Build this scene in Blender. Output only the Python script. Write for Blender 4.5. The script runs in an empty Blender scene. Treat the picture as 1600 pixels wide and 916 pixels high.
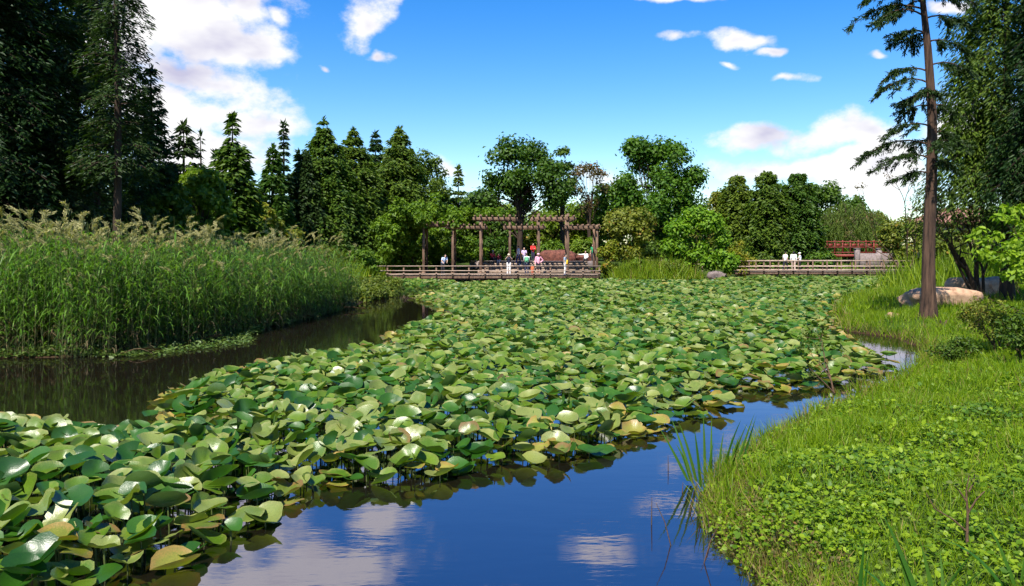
import bpy, math, random
import numpy as np

R = math.radians
rng = np.random.default_rng(11)
random.seed(11)
scene = bpy.context.scene
COL = scene.collection

# ------------------------------------------------------------------ camera, sky, sun, exposure
FPX, CAMH, HY = 1244.4, 2.4, 393.0          # focal length in photo pixels, eye height (m), horizon row
cam = bpy.data.cameras.new('camera')
cam.sensor_width = 36.0
cam.lens = 28.0
cam.shift_y = -(458 - HY) / 1600.0
cam.clip_start = 0.05
cam.clip_end = 4000
cam_ob = bpy.data.objects.new('camera', cam)
cam_ob.location = (0, 0, CAMH)
cam_ob.rotation_euler = (R(90), 0, 0)
COL.objects.link(cam_ob)
scene.camera = cam_ob

SUN_AZ, SUN_EL = R(-156), R(52)              # azimuth from +Y towards +X
SUN_DIR = np.array([math.sin(SUN_AZ) * math.cos(SUN_EL), math.cos(SUN_AZ) * math.cos(SUN_EL), math.sin(SUN_EL)])
sun = bpy.data.lights.new('sun', 'SUN')
sun.energy = 4.6
sun.angle = R(0.53)
sun.color = (1.0, 0.94, 0.84)
sun_ob = bpy.data.objects.new('sun', sun)
sun_ob.rotation_euler = (math.pi / 2 - SUN_EL, 0, math.pi - SUN_AZ)
sun_ob.location = (-20, -30, 60)
COL.objects.link(sun_ob)

vs = scene.view_settings
vs.view_transform = 'Standard'
vs.look = 'None'
vs.gamma = 1.0
vs.exposure = 1.05
vs.use_curve_mapping = False
cy = scene.cycles
cy.max_bounces = 4
cy.diffuse_bounces = 2
cy.glossy_bounces = 2
cy.transmission_bounces = 2
cy.use_adaptive_sampling = True
cy.adaptive_threshold = 0.03
cy.transparent_max_bounces = 6
cy.use_denoising = True
cy.sample_clamp_indirect = 6.0
cy.caustics_reflective = False
cy.caustics_refractive = False

world = bpy.data.worlds.new('World')
scene.world = world
world.use_nodes = True


def build_world():
    nt = world.node_tree
    nt.nodes.clear()
    N, L = nt.nodes.new, nt.links.new

    def math_(op, a, b=None, c=None, clamp=False):
        n = N('ShaderNodeMath'); n.operation = op; n.use_clamp = clamp
        for i, v in enumerate((a, b, c)):
            if v is None: continue
            if isinstance(v, (int, float)): n.inputs[i].default_value = v
            else: L(v, n.inputs[i])
        return n.outputs[0]
    tc = N('ShaderNodeTexCoord')
    D = tc.outputs['Generated']
    sep = N('ShaderNodeSeparateXYZ'); L(D, sep.inputs[0])
    az = math_('ARCTAN2', sep.outputs[0], sep.outputs[1])
    el = math_('ARCSINE', sep.outputs[2])

    def noise(scale, detail, rough, sc=(1, 1, 1), off=(0, 0, 0)):
        m = N('ShaderNodeMapping'); L(D, m.inputs[0])
        m.inputs['Scale'].default_value = sc; m.inputs['Location'].default_value = off
        n = N('ShaderNodeTexNoise'); L(m.outputs[0], n.inputs['Vector'])
        n.inputs['Scale'].default_value = scale; n.inputs['Detail'].default_value = detail
        n.inputs['Roughness'].default_value = rough
        return n.outputs['Fac']
    warp_a = math_('MULTIPLY', math_('SUBTRACT', noise(7, 3, .55, (1, 1, 1.3), (3, 1, 7)), .5), .16)
    warp_e = math_('MULTIPLY', math_('SUBTRACT', noise(7, 3, .55, (1, 1, 1.3), (9, 4, 2)), .5), .09)
    azw = math_('ADD', az, warp_a)
    elw = math_('ADD', el, warp_e)
    blobs = []

    def px(x, y, rx, ry, w=1.0):
        a = math.atan((x - 800) / FPX)
        e = math.atan((HY - y) / FPX * math.cos(a))
        blobs.append((a, e, rx / FPX * math.cos(a) ** 2, ry / FPX * math.cos(a) ** 1.5, w))
    for b in [(290, 40, 190, 110), (180, 110, 150, 130), (375, -40, 140, 85), (440, -120, 260, 60), (350, 70, 95, 55), (290, 175, 190, 62), (395, 192, 110, 42), (310, 245, 160, 55), (385, 10, 80, 60), (285, 118, 150, 48), (400, 80, 70, 40),
              (455, 20, 34, 22, .75), (590, 25, 52, 46), (600, -30, 70, 34), (628, 84, 17, 12, .7), (520, 112, 13, 8, .55), (434, 99, 13, 8, .6),
              (1158, 66, 46, 19, .95), (1192, 82, 24, 10, .8), (1140, 101, 20, 8, .7), (1085, 72, 24, 9, .5), (1360, 92, 20, 8, .75), (1230, 118, 34, 7, .5),
              (1060, -4, 95, 13, .75), (950, -80, 130, 26, .5), (1190, 214, 110, 25), (1320, 216, 95, 36), (1210, 262, 185, 25), (1360, 270, 130, 52), (1490, 190, 110, 60),
              (1490, 0, 45, 18, .8), (690, 262, 45, 16, .6), (960, 285, 150, 14, .45), (1300, -160, 80, 20, .7), (760, -190, 90, 28, .75)]:
        px(*b)
    rr = random.Random(5)
    for i in range(14):                       # the same cloud field goes on round the rest of the sky
        a = R(50) + i / 14 * R(260) + rr.uniform(-.1, .1)
        a = (a + math.pi) % (2 * math.pi) - math.pi
        e = R(rr.uniform(5, 42))
        s = rr.uniform(.08, .19)
        blobs.append((a, e, s * 1.3, s * .5, rr.uniform(.7, 1)))
    tot = None
    for a, e, ra, re, w in blobs:
        da = math_('MULTIPLY', math_('SUBTRACT', azw, a), 1 / ra)
        de = math_('MULTIPLY', math_('SUBTRACT', elw, e), 1 / re)
        q = math_('SQRT', math_('MULTIPLY_ADD', da, da, math_('MULTIPLY', de, de)))
        v = math_('MULTIPLY_ADD', q, -1.0 * w, w)
        tot = v if tot is None else math_('MAXIMUM', tot, v)
    tot = math_('MAXIMUM', tot, -.6)
    fb = noise(15, 7, .62, (1, 1, 1.5), (1, 2, 3))
    t = math_('MULTIPLY_ADD', math_('SUBTRACT', fb, .5), 1.9, tot)
    mr = N('ShaderNodeMapRange'); mr.interpolation_type = 'SMOOTHSTEP'
    L(t, mr.inputs['Value'])
    mr.inputs['From Min'].default_value = 0.02; mr.inputs['From Max'].default_value = 0.62
    mask = math_('MULTIPLY', mr.outputs[0], .97)
    up = N('ShaderNodeMapRange'); L(sep.outputs[2], up.inputs['Value'])
    up.inputs['From Min'].default_value = -.02; up.inputs['From Max'].default_value = .02
    mask = math_('MULTIPLY', mask, up.outputs[0])
    # cloud body: white tops, lilac-grey bellies
    body = math_('MULTIPLY_ADD', noise(9, 4, .5, (1, 1, 2.2), (6, 6, 1)), 1.0, math_('MULTIPLY', tot, .16))
    ramp = N('ShaderNodeValToRGB'); L(body, ramp.inputs[0])
    ramp.color_ramp.elements[0].position = .58; ramp.color_ramp.elements[0].color = (1.0, .985, .975, 1)
    ramp.color_ramp.elements[1].position = .86; ramp.color_ramp.elements[1].color = (.56, .54, .70, 1)
    sky = N('ShaderNodeTexSky'); sky.sky_type = 'NISHITA'; sky.sun_disc = False
    sky.sun_elevation = SUN_EL; sky.sun_rotation = SUN_AZ
    sky.air_density = 1.0; sky.dust_density = .35; sky.ozone_density = 2.2; sky.altitude = 50
    hs = N('ShaderNodeHueSaturation'); L(sky.outputs[0], hs.inputs['Color'])
    hs.inputs['Saturation'].default_value = SKY_SAT; hs.inputs['Hue'].default_value = SKY_HUE
    cl = N('ShaderNodeMix'); cl.data_type = 'RGBA'; cl.blend_type = 'MULTIPLY'
    cl.inputs[0].default_value = 1.0
    L(ramp.outputs[0], cl.inputs[6]); cl.inputs[7].default_value = (CLOUD, CLOUD, CLOUD, 1)
    mx = N('ShaderNodeMix'); mx.data_type = 'RGBA'
    L(mask, mx.inputs[0]); L(hs.outputs[0], mx.inputs[6]); L(cl.outputs[2], mx.inputs[7])
    bg = N('ShaderNodeBackground'); L(mx.outputs[2], bg.inputs['Color'])
    bg.inputs['Strength'].default_value = SKY_STRENGTH
    out = N('ShaderNodeOutputWorld'); L(bg.outputs[0], out.inputs[0])


SKY_STRENGTH, SKY_SAT, SKY_HUE, CLOUD = 0.10, 1.48, 0.510, 5.4
build_world()
world.cycles.sampling_method = 'MANUAL'
world.cycles.sample_map_resolution = 512


# ------------------------------------------------------------------ mesh helpers
def at(x, y, d):
    """photo pixel at a distance -> point in the place"""
    return np.array([(x - 800) * d / FPX, d, CAMH + (HY - y) * d / FPX])


def gp(x, y, z=0.0):
    d = FPX * (CAMH - z) / (y - HY)
    return ((x - 800) * d / FPX, d)


class MB:
    def __init__(s): s.v = []; s.f = []; s.a = []; s.n = 0

    def add(s, V, F, m=0, attr=None):
        V = np.asarray(V, dtype=np.float32).reshape(-1, 3); F = np.asarray(F, dtype=np.int32)
        s.v.append(V); s.f.append((F + s.n, m))
        s.a.append(np.zeros(len(V), np.float32) if attr is None else np.asarray(attr, np.float32))
        s.n += len(V)
        return s

    def mesh(s, name, mats, smooth=False, attr=False):
        me = bpy.data.meshes.new(name)
        V = np.concatenate(s.v)
        me.vertices.add(len(V)); me.vertices.foreach_set('co', V.ravel())
        idx = np.concatenate([f.ravel() for f, m in s.f])
        tot = np.concatenate([np.full(len(f), f.shape[1], np.int32) for f, m in s.f])
        mi = np.concatenate([(np.full(len(f), m, np.int32) if np.isscalar(m) else np.asarray(m, np.int32)) for f, m in s.f])
        st = np.concatenate([[0], np.cumsum(tot)[:-1]]).astype(np.int32)
        me.loops.add(len(idx)); me.loops.foreach_set('vertex_index', idx)
        me.polygons.add(len(tot)); me.polygons.foreach_set('loop_start', st)
        me.polygons.foreach_set('material_index', mi)
        if smooth: me.polygons.foreach_set('use_smooth', np.ones(len(tot), bool))
        me.update(calc_edges=True)
        for m in (mats if isinstance(mats, (list, tuple)) else [mats]): me.materials.append(m)
        if attr:
            at_ = me.attributes.new('pr', 'FLOAT', 'POINT'); at_.data.foreach_set('value', np.concatenate(s.a))
        return me

    def build(s, name, mats, parent=None, smooth=False, attr=False, loc=None):
        return link(name, s.mesh(name, mats, smooth, attr), parent, loc)


def link(name, data, parent=None, loc=None, rotz=0):
    o = bpy.data.objects.new(name, data); COL.objects.link(o)
    if parent is not None: o.parent = parent
    if loc is not None: o.location = [float(c) for c in loc]
    if rotz: o.rotation_euler = (0, 0, rotz)
    return o


def tag(o, label=None, cat=None, group=None, kind=None):
    if label: o['label'] = label
    if cat: o['category'] = cat
    if group: o['group'] = group
    if kind: o['kind'] = kind
    return o


def thing(name, label, cat, loc=(0, 0, 0), group=None, rotz=0):
    return tag(link(name, None, None, loc, rotz), label, cat, group)


def box_vf(c, s, rz=0.0, tilt=None):
    x, y, z = np.array(s) / 2
    V = np.array([[-x, -y, -z], [x, -y, -z], [x, y, -z], [-x, y, -z], [-x, -y, z], [x, -y, z], [x, y, z], [-x, y, z]])
    if rz:
        cs, sn = math.cos(rz), math.sin(rz); V = V @ np.array([[cs, sn, 0], [-sn, cs, 0], [0, 0, 1]])
    F = [[0, 3, 2, 1], [4, 5, 6, 7], [0, 1, 5, 4], [1, 2, 6, 5], [2, 3, 7, 6], [3, 0, 4, 7]]
    return V + np.array(c), F


def box(c, s, rz=0.0):
    return MB().add(*box_vf(c, s, rz))


def bar_vf(p0, p1, w, h):
    p0, p1 = np.array(p0, float), np.array(p1, float)
    d = p1 - p0; d /= np.linalg.norm(d)
    up = np.array([0, 0, 1.0]) if abs(d[2]) < .95 else np.array([0, 1.0, 0])
    x = np.cross(d, up); x /= np.linalg.norm(x); z = np.cross(x, d)
    V = []
    for p in (p0, p1):
        for a, b in ((-1, -1), (1, -1), (1, 1), (-1, 1)): V.append(p + x * a * w / 2 + z * b * h / 2)
    F = [[3, 2, 1, 0], [4, 5, 6, 7], [0, 1, 5, 4], [1, 2, 6, 5], [2, 3, 7, 6], [3, 0, 4, 7]]
    return np.array(V), F


def bevelled(o, w=.012):
    m = o.modifiers.new('bevel', 'BEVEL'); m.width = w; m.segments = 1
    return o


def tube_vf(P, rad, n=6, cap=True):
    P = np.asarray(P, float); k = len(P); rad = np.broadcast_to(np.asarray(rad, float), (k,))
    T = np.gradient(P, axis=0); T /= np.linalg.norm(T, axis=1)[:, None] + 1e-9
    ref = np.array([1.0, 0, 0]) if abs(T[0][0]) < .8 else np.array([0, 1.0, 0])
    X = np.cross(T, ref); X /= np.linalg.norm(X, axis=1)[:, None] + 1e-9
    Y = np.cross(T, X)
    a = np.arange(n) / n * 2 * math.pi
    V = P[:, None, :] + rad[:, None, None] * (np.cos(a)[None, :, None] * X[:, None, :] + np.sin(a)[None, :, None] * Y[:, None, :])
    i = np.arange(k - 1)[:, None] * n; j = np.arange(n)[None, :]; j2 = (j + 1) % n
    F = np.stack([i + j, i + j2, i + n + j2, i + n + j], -1).reshape(-1, 4)
    return V.reshape(-1, 3), F


def sphere_vf(c, r, nu=10, nv=7):
    c = np.array(c, float); r = np.broadcast_to(np.asarray(r, float), (3,))
    th = np.linspace(0, math.pi, nv + 1)[1:-1]; ph = np.arange(nu) / nu * 2 * math.pi
    ring = np.stack([np.sin(th)[:, None] * np.cos(ph), np.sin(th)[:, None] * np.sin(ph), np.cos(th)[:, None] * np.ones(nu)], -1).reshape(-1, 3)
    V = np.vstack([ring, [[0, 0, 1], [0, 0, -1]]]) * r + c
    F3 = []; F4 = []
    m = len(th)
    for j in range(nu):
        F3.append([m * nu, j, (j + 1) % nu]); F3.append([m * nu + 1, (m - 1) * nu + (j + 1) % nu, (m - 1) * nu + j])
    for i in range(m - 1):
        for j in range(nu): F4.append([i * nu + j, (i + 1) * nu + j, (i + 1) * nu + (j + 1) % nu, i * nu + (j + 1) % nu])
    return V, F3, F4


def unit(v): return v / (np.linalg.norm(v, axis=-1, keepdims=True) + 1e-9)


def rnd(n): return unit(rng.normal(size=(n, 3)))


def basis(d, n):
    y = unit(d); x = unit(np.cross(y, n)); z = np.cross(x, y)
    return np.stack([x, y, z], -1)            # columns


def scatter(mb, tV, tF, pos, B, scale, m=0, attr=None):
    """copies of a template: pos (N,3), B (N,3,3), scale (N,) or (N,3)"""
    N = len(pos)
    if N == 0: return
    tV = np.asarray(tV, float); scale = np.asarray(scale, float)
    if scale.ndim == 1: scale = scale[:, None]
    L = tV[None] * scale[:, None, :]
    V = np.einsum('nij,nkj->nki', B, L) + pos[:, None, :]
    a = None if attr is None else np.tile(attr, N)
    off = (np.arange(N) * len(tV))[:, None, None]
    first = True
    for F, fm in (tF if isinstance(tF, list) and isinstance(tF[0], tuple) else [(tF, m)]):
        F = np.asarray(F, int)
        FF = (F[None] + off).reshape(-1, F.shape[1])
        if first:
            base = mb.n; mb.add(V.reshape(-1, 3), FF, fm, a); first = False
        else:
            mb.f.append(((FF + base).astype(np.int32), fm))


LEAF = (np.array([[0, 0, 0], [.5, .42, .10], [0, 1, -.04], [-.5, .42, .10]]), np.array([[0, 1, 2], [0, 2, 3]]))
OVAL = (np.array([[0, 0, 0], [.36, .2, .08], [.45, .55, .08], [0, 1, -.03], [-.45, .55, .08], [-.36, .2, .08]]),
        np.array([[0, 1, 2, 3], [0, 3, 4, 5]]))


def leaves(mb, pos, nrm, ln, wd, droop=.25, m=0, tpl=LEAF, direction=None):
    n = len(pos)
    d = unit(np.cross(nrm, rnd(n))) if direction is None else direction
    d = unit(d + np.array([0, 0, -droop]))
    B = basis(d, nrm)
    l = ln * rng.uniform(.7, 1.3, n); w = wd * rng.uniform(.75, 1.25, n)
    scatter(mb, tpl[0], tpl[1], pos, B, np.stack([w, l, l], -1), m)


def clump_leaves(mb, C, rad, n_per, ln, wd, flat=.75, droop=.25, m=0, up=.45, tpl=LEAF):
    C = np.asarray(C, float); rad = np.broadcast_to(np.asarray(rad, float), (len(C),))
    cnt = np.maximum(3, (n_per * (rad / rad.mean()) ** 2)).astype(int)
    idx = np.repeat(np.arange(len(C)), cnt); n = len(idx)
    u = rnd(n)
    r = rad[idx] * rng.uniform(.25, 1.0, n) ** .6 * rng.uniform(.75, 1.15, n)
    pos = C[idx] + u * r[:, None] * np.array([1, 1, flat])
    nrm = unit(u * .6 + np.array([0, 0, up]) + .5 * rnd(n))
    leaves(mb, pos, nrm, ln, wd, droop, m, tpl)


# ------------------------------------------------------------------ materials
def new_mat(name):
    m = bpy.data.materials.new(name); m.use_nodes = True
    nt = m.node_tree; nt.nodes.clear()
    return m, nt, nt.nodes.new, nt.links.new


def leaf_mat(name, c0, c1, trans=.35, rough=.55, spec=.3, tint=None, hue=.02):
    m, nt, N, L = new_mat(name)
    geo = N('ShaderNodeNewGeometry'); oi = N('ShaderNodeObjectInfo')
    ramp = N('ShaderNodeValToRGB'); L(geo.outputs['Random Per Island'], ramp.inputs[0])
    ramp.color_ramp.elements[0].color = (*c0, 1); ramp.color_ramp.elements[1].color = (*c1, 1)
    if tint:
        e = ramp.color_ramp.elements.new(.93); e.color = (*c1, 1)
        ramp.color_ramp.elements[-1].color = (*tint, 1)
    hs = N('ShaderNodeHueSaturation'); L(ramp.outputs[0], hs.inputs['Color'])
    mr = N('ShaderNodeMapRange'); L(oi.outputs['Random'], mr.inputs['Value'])
    mr.inputs['To Min'].default_value = .5 - hue; mr.inputs['To Max'].default_value = .5 + hue
    L(mr.outputs[0], hs.inputs['Hue'])
    mv = N('ShaderNodeMapRange'); L(oi.outputs['Random'], mv.inputs['Value'])
    mv.inputs['To Min'].default_value = 1.18; mv.inputs['To Max'].default_value = .84
    L(mv.outputs[0], hs.inputs['Value'])
    p = N('ShaderNodeBsdfPrincipled'); L(hs.outputs[0], p.inputs['Base Color'])
    p.inputs['Roughness'].default_value = rough; p.inputs['Specular IOR Level'].default_value = spec
    t = N('ShaderNodeBsdfTranslucent')
    tc = N('ShaderNodeMix'); tc.data_type = 'RGBA'; tc.blend_type = 'MULTIPLY'; tc.inputs[0].default_value = 1
    L(hs.outputs[0], tc.inputs[6]); tc.inputs[7].default_value = (1.25, 1.35, .5, 1); L(tc.outputs[2], t.inputs[0])
    mx = N('ShaderNodeMixShader'); mx.inputs[0].default_value = trans
    L(p.outputs[0], mx.inputs[1]); L(t.outputs[0], mx.inputs[2])
    o = N('ShaderNodeOutputMaterial'); L(mx.outputs[0], o.inputs[0])
    return m


def rough_mat(name, c0, c1, scale=6.0, rough=.8, bump=.3, stretch=(1, 1, 1), detail=6, spec=.3, rnd_val=.12, c2=None):
    m, nt, N, L = new_mat(name)
    tc = N('ShaderNodeTexCoord'); mp = N('ShaderNodeMapping'); L(tc.outputs['Object'], mp.inputs[0])
    mp.inputs['Scale'].default_value = stretch
    nz = N('ShaderNodeTexNoise'); L(mp.outputs[0], nz.inputs['Vector'])
    nz.inputs['Scale'].default_value = scale; nz.inputs['Detail'].default_value = detail; nz.inputs['Roughness'].default_value = .62
    ramp = N('ShaderNodeValToRGB'); L(nz.outputs['Fac'], ramp.inputs[0])
    ramp.color_ramp.elements[0].position = .32; ramp.color_ramp.elements[0].color = (*c0, 1)
    ramp.color_ramp.elements[1].position = .68; ramp.color_ramp.elements[1].color = (*c1, 1)
    if c2:
        e = ramp.color_ramp.elements.new(.5); e.color = (*c2, 1)
    oi = N('ShaderNodeObjectInfo'); hs = N('ShaderNodeHueSaturation'); L(ramp.outputs[0], hs.inputs['Color'])
    mv = N('ShaderNodeMapRange'); L(oi.outputs['Random'], mv.inputs['Value'])
    mv.inputs['To Min'].default_value = 1 - rnd_val; mv.inputs['To Max'].default_value = 1 + rnd_val
    L(mv.outputs[0], hs.inputs['Value'])
    p = N('ShaderNodeBsdfPrincipled'); L(hs.outputs[0], p.inputs['Base Color'])
    p.inputs['Roughness'].default_value = rough; p.inputs['Specular IOR Level'].default_value = spec
    b = N('ShaderNodeBump'); b.inputs['Strength'].default_value = bump; b.inputs['Distance'].default_value = .03
    L(nz.outputs['Fac'], b.inputs['Height']); L(b.outputs[0], p.inputs['Normal'])
    o = N('ShaderNodeOutputMaterial'); L(p.outputs[0], o.inputs[0])
    return m


def pad_mat(name, c0, c1, edge=None, spec=.5, rough=.34, edge_at=.82, per_object=False):
    m, nt, N, L = new_mat(name)
    geo = N('ShaderNodeNewGeometry')
    rv = geo.outputs['Random Per Island']
    if per_object:
        oi = N('ShaderNodeObjectInfo'); rv = oi.outputs['Random']
    ramp = N('ShaderNodeValToRGB'); L(rv, ramp.inputs[0])
    ramp.color_ramp.elements[0].color = (*c0, 1); ramp.color_ramp.elements[1].color = (*c1, 1)
    tcn = N('ShaderNodeTexCoord'); nz = N('ShaderNodeTexNoise'); L(tcn.outputs['Object'], nz.inputs['Vector'])
    nz.inputs['Scale'].default_value = 14; nz.inputs['Detail'].default_value = 5
    col = ramp.outputs[0]
    at_ = N('ShaderNodeAttribute'); at_.attribute_name = 'pr'
    if edge:
        ad = N('ShaderNodeMath'); ad.operation = 'MULTIPLY_ADD'; L(nz.outputs['Fac'], ad.inputs[0]); ad.inputs[1].default_value = .7; L(at_.outputs['Fac'], ad.inputs[2])
        mr = N('ShaderNodeMapRange'); mr.interpolation_type = 'SMOOTHSTEP'; L(ad.outputs[0], mr.inputs['Value'])
        mr.inputs['From Min'].default_value = edge_at + .25; mr.inputs['From Max'].default_value = edge_at + .55
        mx = N('ShaderNodeMix'); mx.data_type = 'RGBA'; L(mr.outputs[0], mx.inputs[0]); L(col, mx.inputs[6]); mx.inputs[7].default_value = (*edge, 1)
        col = mx.outputs[2]
    mo = N('ShaderNodeMix'); mo.data_type = 'RGBA'; mo.blend_type = 'MULTIPLY'; mo.inputs[0].default_value = .5
    nr = N('ShaderNodeValToRGB'); L(nz.outputs['Fac'], nr.inputs[0])
    nr.color_ramp.elements[0].position = .3; nr.color_ramp.elements[0].color = (.6, .6, .6, 1)
    nr.color_ramp.elements[1].position = .7; nr.color_ramp.elements[1].color = (1.25, 1.2, 1.1, 1)
    L(col, mo.inputs[6]); L(nr.outputs[0], mo.inputs[7]); col = mo.outputs[2]
    # the underside is paler and browner than the waxy top
    bf = N('ShaderNodeMix'); bf.data_type = 'RGBA'; L(geo.outputs['Backfacing'], bf.inputs[0]); L(col, bf.inputs[6]); bf.inputs[7].default_value = (.055, .105, .02, 1)
    p = N('ShaderNodeBsdfPrincipled'); L(bf.outputs[2], p.inputs['Base Color'])
    p.inputs['Roughness'].default_value = rough if per_object else .46; p.inputs['Specular IOR Level'].default_value = spec if per_object else .4
    p.inputs['Coat Weight'].default_value = .2 if per_object else .05; p.inputs['Coat Roughness'].default_value = .4
    b = N('ShaderNodeBump'); b.inputs['Strength'].default_value = .14; b.inputs['Distance'].default_value = .02
    L(nz.outputs['Fac'], b.inputs['Height']); L(b.outputs[0], p.inputs['Normal'])
    t = N('ShaderNodeBsdfTranslucent'); tcc = N('ShaderNodeMix'); tcc.data_type = 'RGBA'; tcc.blend_type = 'MULTIPLY'; tcc.inputs[0].default_value = 1
    L(col, tcc.inputs[6]); tcc.inputs[7].default_value = (1.3, 1.5, .4, 1); L(tcc.outputs[2], t.inputs[0])
    ms = N('ShaderNodeMixShader'); ms.inputs[0].default_value = .26; L(p.outputs[0], ms.inputs[1]); L(t.outputs[0], ms.inputs[2])
    o = N('ShaderNodeOutputMaterial'); L(ms.outputs[0], o.inputs[0])
    return m


def plain(name, c, rough=.75, spec=.3, bump=.0):
    return rough_mat(name, tuple(v * .85 for v in c), tuple(min(1, v * 1.12) for v in c), 9, rough, bump, spec=spec, rnd_val=.0)


M = {}
M['bark'] = rough_mat('bark', (.014, .009, .006), (.060, .038, .024), 9, .9, .9, (1, 1, .18))
M['bark_red'] = rough_mat('bark_reddish', (.014, .008, .006), (.105, .060, .038), 16, .95, 1.0, (1, 1, .08))
M['twig'] = rough_mat('twig_bark', (.05, .028, .016), (.12, .07, .04), 20, .9, .4)
M['wood'] = rough_mat('weathered_timber', (.075, .042, .028), (.21, .135, .09), 5, .8, .35, (1, 1, .25), rnd_val=.2)
M['rail'] = rough_mat('railing_timber', (.22, .15, .11), (.42, .32, .25), 5, .75, .3, (.2, 1, 1), rnd_val=.18)
M['plank'] = rough_mat('deck_timber', (.14, .095, .065), (.32, .24, .18), 4, .8, .3, (1, .2, 1), rnd_val=.25)
M['rock'] = rough_mat('sandstone_rock', (.22, .12, .07), (.50, .33, .21), 3.5, .9, .9, c2=(.40, .25, .16))
M['redrock'] = rough_mat('red_rock', (.05, .018, .014), (.20, .075, .052), 5, .9, .9)
M['stone'] = rough_mat('grey_stone', (.13, .105, .10), (.26, .21, .20), 5, .9, .5)
M['redpaint'] = rough_mat('dull_red_paint', (.09, .014, .010), (.22, .035, .022), 6, .6, .1)
M['pinkwall'] = rough_mat('pink_render', (.42, .27, .22), (.58, .42, .36), 2, .9, .2)
M['rooftile'] = rough_mat('brown_roof_tile', (.16, .075, .05), (.32, .17, .12), 6, .8, .6)
M['mud'] = rough_mat('mud', (.035, .022, .012), (.09, .055, .03), 5, .7, .6)
M['metal'] = plain('dark_window_frame', (.06, .04, .03))
M['glass'] = plain('window_glass', (.02, .025, .03), .08, .6)


def ground_mat():
    m, nt, N, L = new_mat('ground_soil')
    tc = N('ShaderNodeTexCoord')
    n1 = N('ShaderNodeTexNoise'); n1.inputs['Scale'].default_value = .6; n1.inputs['Detail'].default_value = 8; L(tc.outputs['Object'], n1.inputs['Vector'])
    n2 = N('ShaderNodeTexNoise'); n2.inputs['Scale'].default_value = 14; n2.inputs['Detail'].default_value = 6; L(tc.outputs['Object'], n2.inputs['Vector'])
    r = N('ShaderNodeValToRGB'); L(n1.outputs['Fac'], r.inputs[0])
    r.color_ramp.elements[0].position = .35; r.color_ramp.elements[0].color = (.035, .06, .012, 1)
    r.color_ramp.elements[1].position = .65; r.color_ramp.elements[1].color = (.075, .12, .02, 1)
    r2 = N('ShaderNodeValToRGB'); L(n2.outputs['Fac'], r2.inputs[0])
    r2.color_ramp.elements[0].position = .35; r2.color_ramp.elements[0].color = (.05, .032, .015, 1)
    r2.color_ramp.elements[1].position = .6; r2.color_ramp.elements[1].color = (1, 1, 1, 1)
    mx = N('ShaderNodeMix'); mx.data_type = 'RGBA'; mx.blend_type = 'MULTIPLY'; mx.inputs[0].default_value = .7
    L(r.outputs[0], mx.inputs[6]); L(r2.outputs[0], mx.inputs[7])
    # bare brown soil below the grass line at the water's edge
    sp = N('ShaderNodeSeparateXYZ'); L(tc.outputs['Object'], sp.inputs[0])
    mr = N('ShaderNodeMapRange'); L(sp.outputs[2], mr.inputs['Value']); mr.inputs['From Min'].default_value = .04; mr.inputs['From Max'].default_value = .2
    m2 = N('ShaderNodeMix'); m2.data_type = 'RGBA'; L(mr.outputs[0], m2.inputs[0]); m2.inputs[6].default_value = (.045, .028, .014, 1); L(mx.outputs[2], m2.inputs[7])
    p = N('ShaderNodeBsdfPrincipled'); L(m2.outputs[2], p.inputs['Base Color']); p.inputs['Roughness'].default_value = .95; p.inputs['Specular IOR Level'].default_value = .08
    b = N('ShaderNodeBump'); b.inputs['Strength'].default_value = .8; b.inputs['Distance'].default_value = .06; L(n2.outputs['Fac'], b.inputs['Height']); L(b.outputs[0], p.inputs['Normal'])
    o = N('ShaderNodeOutputMaterial'); L(p.outputs[0], o.inputs[0])
    return m


def water_mat():
    m, nt, N, L = new_mat('pond_water')
    tc = N('ShaderNodeTexCoord'); mp = N('ShaderNodeMapping'); L(tc.outputs['Object'], mp.inputs[0]); mp.inputs['Scale'].default_value = (.55, 1.6, 1)
    n1 = N('ShaderNodeTexNoise'); n1.inputs['Scale'].default_value = 2.2; n1.inputs['Detail'].default_value = 4; L(mp.outputs[0], n1.inputs['Vector'])
    n2 = N('ShaderNodeTexNoise'); n2.inputs['Scale'].default_value = 11; n2.inputs['Detail'].default_value = 2; L(mp.outputs[0], n2.inputs['Vector'])
    ad = N('ShaderNodeMath'); ad.operation = 'MULTIPLY_ADD'; L(n2.outputs['Fac'], ad.inputs[0]); ad.inputs[1].default_value = .22; L(n1.outputs['Fac'], ad.inputs[2])
    b = N('ShaderNodeBump'); b.inputs['Strength'].default_value = .05; b.inputs['Distance'].default_value = .03; L(ad.outputs[0], b.inputs['Height'])
    df = N('ShaderNodeBsdfDiffuse'); df.inputs[0].default_value = (.008, .0065, .004, 1)
    gl = N('ShaderNodeBsdfGlossy'); gl.inputs['Color'].default_value = (.90, .86, 1.0, 1); gl.inputs['Roughness'].default_value = .03
    L(b.outputs[0], gl.inputs['Normal'])
    fr = N('ShaderNodeFresnel'); fr.inputs['IOR'].default_value = WATER_IOR; L(b.outputs[0], fr.inputs['Normal'])
    mx = N('ShaderNodeMixShader'); L(fr.outputs[0], mx.inputs[0]); L(df.outputs[0], mx.inputs[1]); L(gl.outputs[0], mx.inputs[2])
    o = N('ShaderNodeOutputMaterial'); L(mx.outputs[0], o.inputs[0])
    return m


WATER_IOR = 3.8
M['ground'] = ground_mat()
M['water'] = water_mat()
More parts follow.
